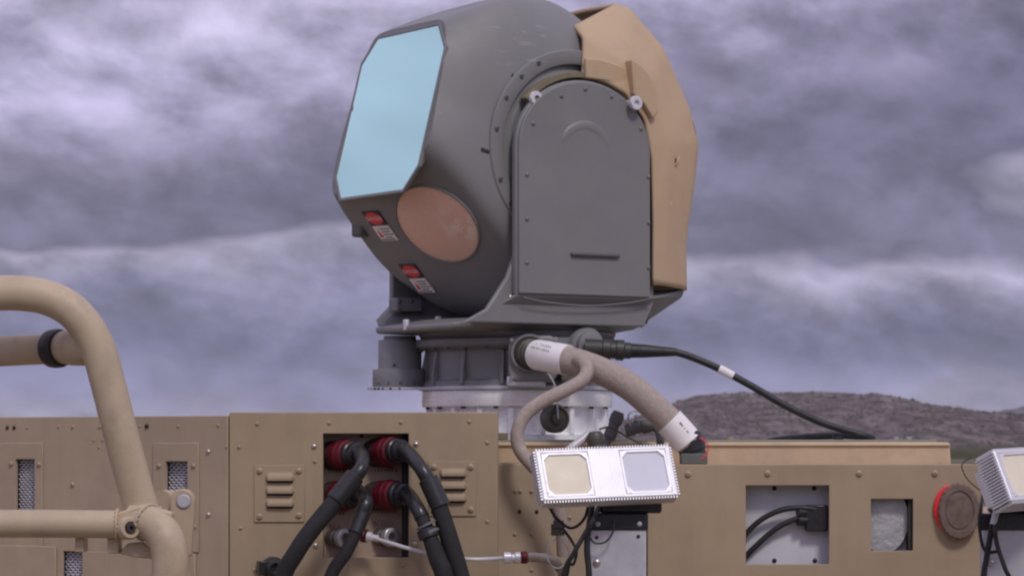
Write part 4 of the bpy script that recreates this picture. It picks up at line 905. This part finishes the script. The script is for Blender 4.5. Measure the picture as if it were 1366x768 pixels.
# black water hoses at the cabinet
def cab_hose(i, pts, r, label, wraps=()):
    e, d = ends[i]; pw = [P(*q) for q in pts]
    t = thing('coolant_hose', pw[-1], label, 'hose', 'black hoses from the red connectors')
    MB().tube([e - d * .03, e + d * .010] + pw[:2], [.0175, .0170, .0155, .0165], 18, 8).build('elbow', black_g, t)
    MB().tube(pw[1:], r, 20, 8).build('hose_body', sleeve, t)
    for a, c, rr_ in wraps: MB().tube([P(*a), P(*c)], rr_, 20, 1).build('cuff', black_g, t, .002)
cab_hose(0, [(483, 622, -.86), (466, 644, -.87), (444, 672, -.88), (416, 706, -.89), (394, 738, -.89), (376, 775, -.88), (355, 880, -.87), (350, 955, -.87)], [.0175, .019, .019, .019, .019, .019, .019],
          'thick black hose from the upper red connector, curving down and away from the other hoses', [((474, 634, -.867), (447, 668, -.879), .0215)])
cab_hose(2, [(488, 668, -.85), (484, 684, -.86), (476, 706, -.87), (461, 737, -.875), (440, 772, -.87), (405, 880, -.87), (395, 955, -.87)], [.013, .0142, .0142, .0142, .0142, .0142],
          'thinner black hose from the lower red connector half hidden by the thickest hose', [((486, 680, -.858), (474, 711, -.872), .0165)])
cab_hose(1, [(560, 622, -.85), (574, 645, -.86), (586, 676, -.865), (600, 720, -.87), (616, 775, -.87), (640, 880, -.87), (650, 955, -.87)], [.017, .0185, .0195, .0195, .0195, .0195],
          'black hose from the upper red connector, running steeply down beside the louvred vent', [((571, 638, -.858), (588, 676, -.866), .0215)])
cab_hose(3, [(556, 676, -.86), (563, 690, -.875), (572, 712, -.885), (584, 745, -.89), (594, 775, -.89), (610, 880, -.88), (615, 955, -.88)], [.0145, .016, .0195, .020, .020, .020],
          'black hose with two grey cuff rings from the lower red connector', [((569, 705, -.883), (573, 717, -.886), .0225)])
t = [o for o in bpy.data.objects if o.name.startswith('coolant_hose')][-1]
for a, c in (((568, 698, -.882), (569.5, 701, -.882)), ((572, 709, -.884), (574, 713, -.885))):
    MB().tube([P(*a), P(*c)], .0225, 22, 1).build('cuff_ring', mat('grey_rubber', (.13, .125, .13), .5), t, .001)
# thin white air line with fittings
al = thing('air_line', P(620, 745, -.85), 'thin white air line with metal and red end fittings in front of the cabinet', 'air line')
a0 = P(487, 714, -.80)
MB().tube([P(498, 717, -.80), P(515, 722, -.82), P(545, 731, -.84), (P(575, 738, -.85)), P(610, 744, -.85), P(640, 745.5, -.85), P(678, 743.5, -.82)], .0043, 12, 8).build('line', clear_t, al)
MB().lathe([(.009, -.012), (.0115, -.012), (.0115, -.002), (.007, 0), (.0075, .012), (.005, .014)], 16, 0, axis_T(P(497, 716.5, -.80), (1, -.2, -.15))).build('end_fitting', alu_p, al)
MB().lathe([(.012, -.014), (.0145, -.012), (.0145, .0), (.011, .002)], 18, 0, axis_T(P(490, 714.5, -.79), (1, -.2, -.1))).build('red_collar', red, al)
MB().lathe([(.0125, -.014), (.0125, .0), (.009, .002), (.009, .008), (.0125, .010), (.0125, .02), (.008, .022)], 16, 0, axis_T(P(681, 743.5, -.82), (1, .1, 0))).build('end_fitting', alu_p, al)
MB().lathe([(.0115, 0), (.0135, .002), (.0135, .012), (.0115, .014)], 16, 0, axis_T(P(695, 743, -.80), (1, .1, 0))).build('red_collar', red, al)
MB().tube([P(700, 743, -.79), P(716, 743, -.78), P(734, 746, -.77), P(745, 755, -.75), P(752, 790, -.72), P(752, 1000, -.70)], [.0105, .0105, .0105, .0105, .0105, .0105], 14, 6).build('clear_hose', clear_h, al)
# small black clamp low on the cabinet
b = MB(); p = P(366, 757, -.78); T = axis_T(p, (.25, -1, 0))
b.lathe([(.024, -.03), (.024, .0), (.020, .004), (.020, .016), (.011, .018), (.009, .01)], 20, 0, T); b.box((-.034, -.014, -.03), (-.012, .014, .004), 0, T)
b.build('hose_clamp', black_g, None, .001); tag(bpy.data.objects['hose_clamp'], 'small black round clamp on the cabinet front below the louvred vent', 'clamp')

# ================================================================ floodlights
def floodlight(center, yaw, pitch, roll, label, W=.296, Ht=.114, Dp=.030):
    T = Matrix.Translation(center) @ Matrix.Rotation(yaw, 4, 'Z') @ Matrix.Rotation(-pitch, 4, 'X') @ Matrix.Rotation(roll, 4, 'Y')
    t = thing('floodlight', center, label, 'floodlight', 'silver two-pane floodlights')
    w, h = W / 2, Ht / 2
    hs_ = [(-w + .014 , -w + .098, -h + .012, h - .012), (w - .110, w - .016, -h + .012, h - .012)]
    hs_[0] = (-w + .013, -w + .112, -h + .010, h - .009); hs_[1] = (w - .112, w - .013, -h + .010, h - .009)
    MB().plate(-w, w, -h, h, .012, hs_, 0, T @ Matrix.Translation((0, -Dp / 2, 0))).build('bezel', alu_p, t, .003, 2)
    MB().box((-w + .006, -Dp / 2 + .012, -h + .006), (w - .006, Dp / 2, h - .006), 0, T).build('housing', mat('shaded_cast_aluminium', (.50, .50, .53), .5, metal=.3, bump=.02), t, .004)  # darker copy of the bezel metal: shade on the body put into its colour
    for i, (x0_, x1_, z0_, z1_) in enumerate(hs_):
        c = .012
        def oc(i_, y): 
            a, bb, cc_, dd = x0_ + i_, x1_ - i_, z0_ + i_, z1_ - i_
            return [Vector(q) for q in ((a + c, y, cc_), (bb - c, y, cc_), (bb, y, cc_ + c), (bb, y, dd - c), (bb - c, y, dd), (a + c, y, dd), (a, y, dd - c), (a, y, cc_ + c))]
        L_ = [oc(-.001, -Dp / 2 + .006), oc(-.001, -Dp / 2 + .0005), oc(.003, -Dp / 2 + .0005), oc(.005, -Dp / 2 + .006)]
        o_ = loft(L_, 'pane_frame', alu_p, t, 0, T, False, False)
        # corner fillets that close the square cut-out round the chamfered pane
        for (cx_, cz_, sx_, sz_) in ((x0_, z0_, 1, 1), (x1_, z0_, -1, 1), (x1_, z1_, -1, -1), (x0_, z1_, 1, -1)):
            b = MB(); b.prism([(cx_, -Dp / 2 + .0008, cz_), (cx_ + sx_ * .0135, -Dp / 2 + .0008, cz_), (cx_, -Dp / 2 + .0008, cz_ + sz_ * .0135)], (0, .008, 0), 0, T)
            b.build('corner_fillet', alu_p, t)
        b = MB(); b.prism(oc(.0035, -Dp / 2 + .0045), (0, .004, 0), 0, T); b.build('pane', cream if i == 0 else blue_l, t)
    # cooling fins: a comb of ridges round the rim, ribs between the panes
    b = MB(); n = 46
    for i in range(n):
        x = -w + .004 + (W - .008) * i / (n - 1)
        b.box((x - .0014, -Dp / 2 + .002, h - .001), (x + .0014, Dp / 2 + .002, h + .003), 0, T); b.box((x - .0014, -Dp / 2 + .002, -h - .004), (x + .0014, Dp / 2 + .002, -h + .001), 0, T)
    n = 17
    for i in range(n):
        z = -h + .005 + (Ht - .010) * i / (n - 1)
        b.box((-w - .004, -Dp / 2 + .002, z - .0015), (-w + .001, Dp / 2 + .002, z + .0015), 0, T); b.box((w - .001, -Dp / 2 + .002, z - .0015), (w + .004, Dp / 2 + .002, z + .0015), 0, T)
        b.box((-w + .003, -Dp / 2 - .0006, z - .0012), (-w + .010, -Dp / 2 + .001, z + .0012), 0, T); b.box((w - .010, -Dp / 2 - .0006, z - .0012), (w - .003, -Dp / 2 + .001, z + .0012), 0, T)
    x = hs_[0][1] + .004
    while x < hs_[1][0] - .003:
        b.box((x - .0015, -Dp / 2 - .0007, -h + .004), (x + .0015, -Dp / 2 + .001, h - .003), 0, T); x += .0060
    o_ = b.build('cooling_fins', alu_p, t); o_['kind'] = 'stuff'
    b = MB()
    for i in range(30):
        x = -w + .008 + (W - .016) * i / 29; b.box((x - .0012, Dp / 2, -h + .014), (x + .0012, Dp / 2 + .022, h - .022), 0, T)
    o_ = b.build('rear_fins', alu_p, t); o_['kind'] = 'stuff'
    return t, T
fl1, T1 = floodlight(P(807, 634, -1.0), R(17), R(24), R(-2.2), 'silver floodlight with both its cream and pale blue panes showing, between cabinet and housing')
fl2, T2 = floodlight(P(1388, 636, -1.0), R(40), R(24), R(-2.5), 'silver floodlight turned aside beside the round marker lamp, its finned end showing', Dp=.05)
def post(pxa, pxb, pyt, Y, fl, T, label, blk):
    a, c = P(pxa, pyt, Y), P(pxb, pyt, Y)
    t = thing('floodlight_post', ((a.x + c.x) / 2, Y, SHELF), label, 'post')
    MB().box((a.x, Y, SHELF), (c.x, Y + .035, a.z)).build('post_plate', plate_g, t, .003)
    w = c.x - a.x
    b = MB(); b.box((a.x - .004, Y - .004, a.z - .001), (c.x + .004, Y + .04, a.z + .034)); b.build('mount_bracket', black_g, t, .004)
    b = MB(); b.box((a.x + .02, Y - .0, a.z + .034), (blk, Y + .06, a.z + .062)); b.build('swivel_block', black, t, .006)
    for x, z, m_ in ((.14, .012, plate_g), (.88, .012, plate_g)): bolt(t, Vector((a.x + w * x, Y - .004, a.z + z)), CAMD, .0055, m_, 'dome')
    for x, z, m_, r_ in ((.12, -.016, red, .004), (.86, -.014, dark_in, .004), (.12, -.068, steel, .0085)): bolt(t, Vector((a.x + w * x, Y, a.z + z)), CAMD, r_, m_, 'dome', 'screw')
    return t
post(787, 862, 706, -.96, fl1, T1, 'light grey metal post with black mount carrying the two-pane floodlight between cabinet and housing', P(883, 0, -.96).x)
post(1310, 1400, 706, -.96, fl2, T2, 'light grey metal post with black mount beside the round marker lamp', P(1400, 0, -.96).x)
# loose cables under the floodlights
def wire(pts, r, name, label, m_=black, cat='cable', grp=None):
    return single(MB().tube([P(*q) for q in pts], r, 10, 7), name, m_, label, cat, grp)
wire([(800, 672, -.93), (793, 690, -1.0), (780, 712, -1.0), (765, 738, -1.0), (752, 765, -.99), (735, 850, -.97), (730, 1015, -.95)], .0052, 'power_cable', 'thick black cable slanting down from the two-pane floodlight between cabinet and housing')
wire([(790, 672, -.96), (786, 700, -.985), (783, 730, -.985), (786, 770, -.985), (788, 860, -.98), (788, 1015, -.97)], .0065, 'power_cable', 'black cable hanging straight down along the grey post edge')
wire([(733, 676, -.97), (742, 690, -.97), (758, 703, -.96), (770, 701, -.96), (780, 690, -.96), (784, 676, -.95)], .0032, 'signal_wire', 'thin looped black wire sagging under the silver floodlight')
wire([(752, 706, -.95), (762, 720, -.96), (769, 735, -.97), (765, 752, -.97), (757, 765, -.97), (745, 900, -.96), (742, 1015, -.95)], .0030, 'signal_wire', 'thin black wire running down from the small dark clip')
wire([(819, 690, -.98), (818, 708, -.985), (808, 722, -.985), (794, 724, -.985), (787, 716, -.985)], .0020, 'signal_wire', 'thin wire loop hanging across the grey post plate')
b = MB(); p = P(744, 706, -.94)
b.box((p.x - .014, -.96, p.z - .012), (p.x + .014, -.93, p.z + .012)); b.box((p.x - .010, -.967, p.z + .004), (p.x + .012, -.957, p.z + .020)); b.tube([(p.x - .01, -.95, p.z + .03), (p.x, -.96, p.z + .018), (p.x + .01, -.965, p.z)], .0025, 6, 4)
tag(b.build('cable_clip', olive, None, .002), 'small dark cable clip hanging under the floodlight beside the post', 'clip')
b = MB(); n = 40; c = P(744, 738, -.93); b.tube([(c.x + math.cos(2 * math.pi * i / n) * .022, -.93 + .004 * math.sin(i), c.z + math.sin(2 * math.pi * i / n) * .030) for i in range(n + 1)], .0014, 6, 1)
tag(b.build('wire_ring', clear_t), 'thin pale wire ring hanging below the small dark clip', 'wire ring')
wire([(1335, 674, -.95), (1326, 690, -.99), (1321, 715, -1.0), (1316, 745, -1.0), (1312, 775, -1.0), (1306, 900, -.98), (1304, 1015, -.97)], .0062, 'power_cable', 'thick black cable under the floodlight by the marker lamp', sleeve)
wire([(1338, 672, -.95), (1328, 700, -1.01), (1330, 725, -1.01), (1341, 758, -1.01), (1350, 785, -1.0), (1365, 900, -.98), (1370, 1015, -.97)], .0048, 'power_cable', 'black cable curving across the grey post by the marker lamp')
wire([(1312, 655, -.93), (1308, 680, -.985), (1307, 705, -.985), (1311, 728, -.985), (1318, 736, -.985), (1330, 735, -.985)], .0036, 'signal_wire', 'black wire loop hugging the edge of the post by the marker lamp')
wire([(1296, 610, -.86), (1288, 614, -.86), (1283, 622, -.87), (1290, 638, -.9), (1303, 650, -.93), (1312, 656, -.94)], .0014, 'signal_wire', 'hair-thin black wire looping to the finned end of the floodlight')
b = MB(); p = P(1327, 690, -1.008); b.lathe([(.007, -.014), (.007, .014)], 10, 0, axis_T(p, (.25, 0, 1))); tag(b.build('cable_tag', plate_g), 'small grey cable sleeve on the black cable by the marker lamp', 'cable tag')
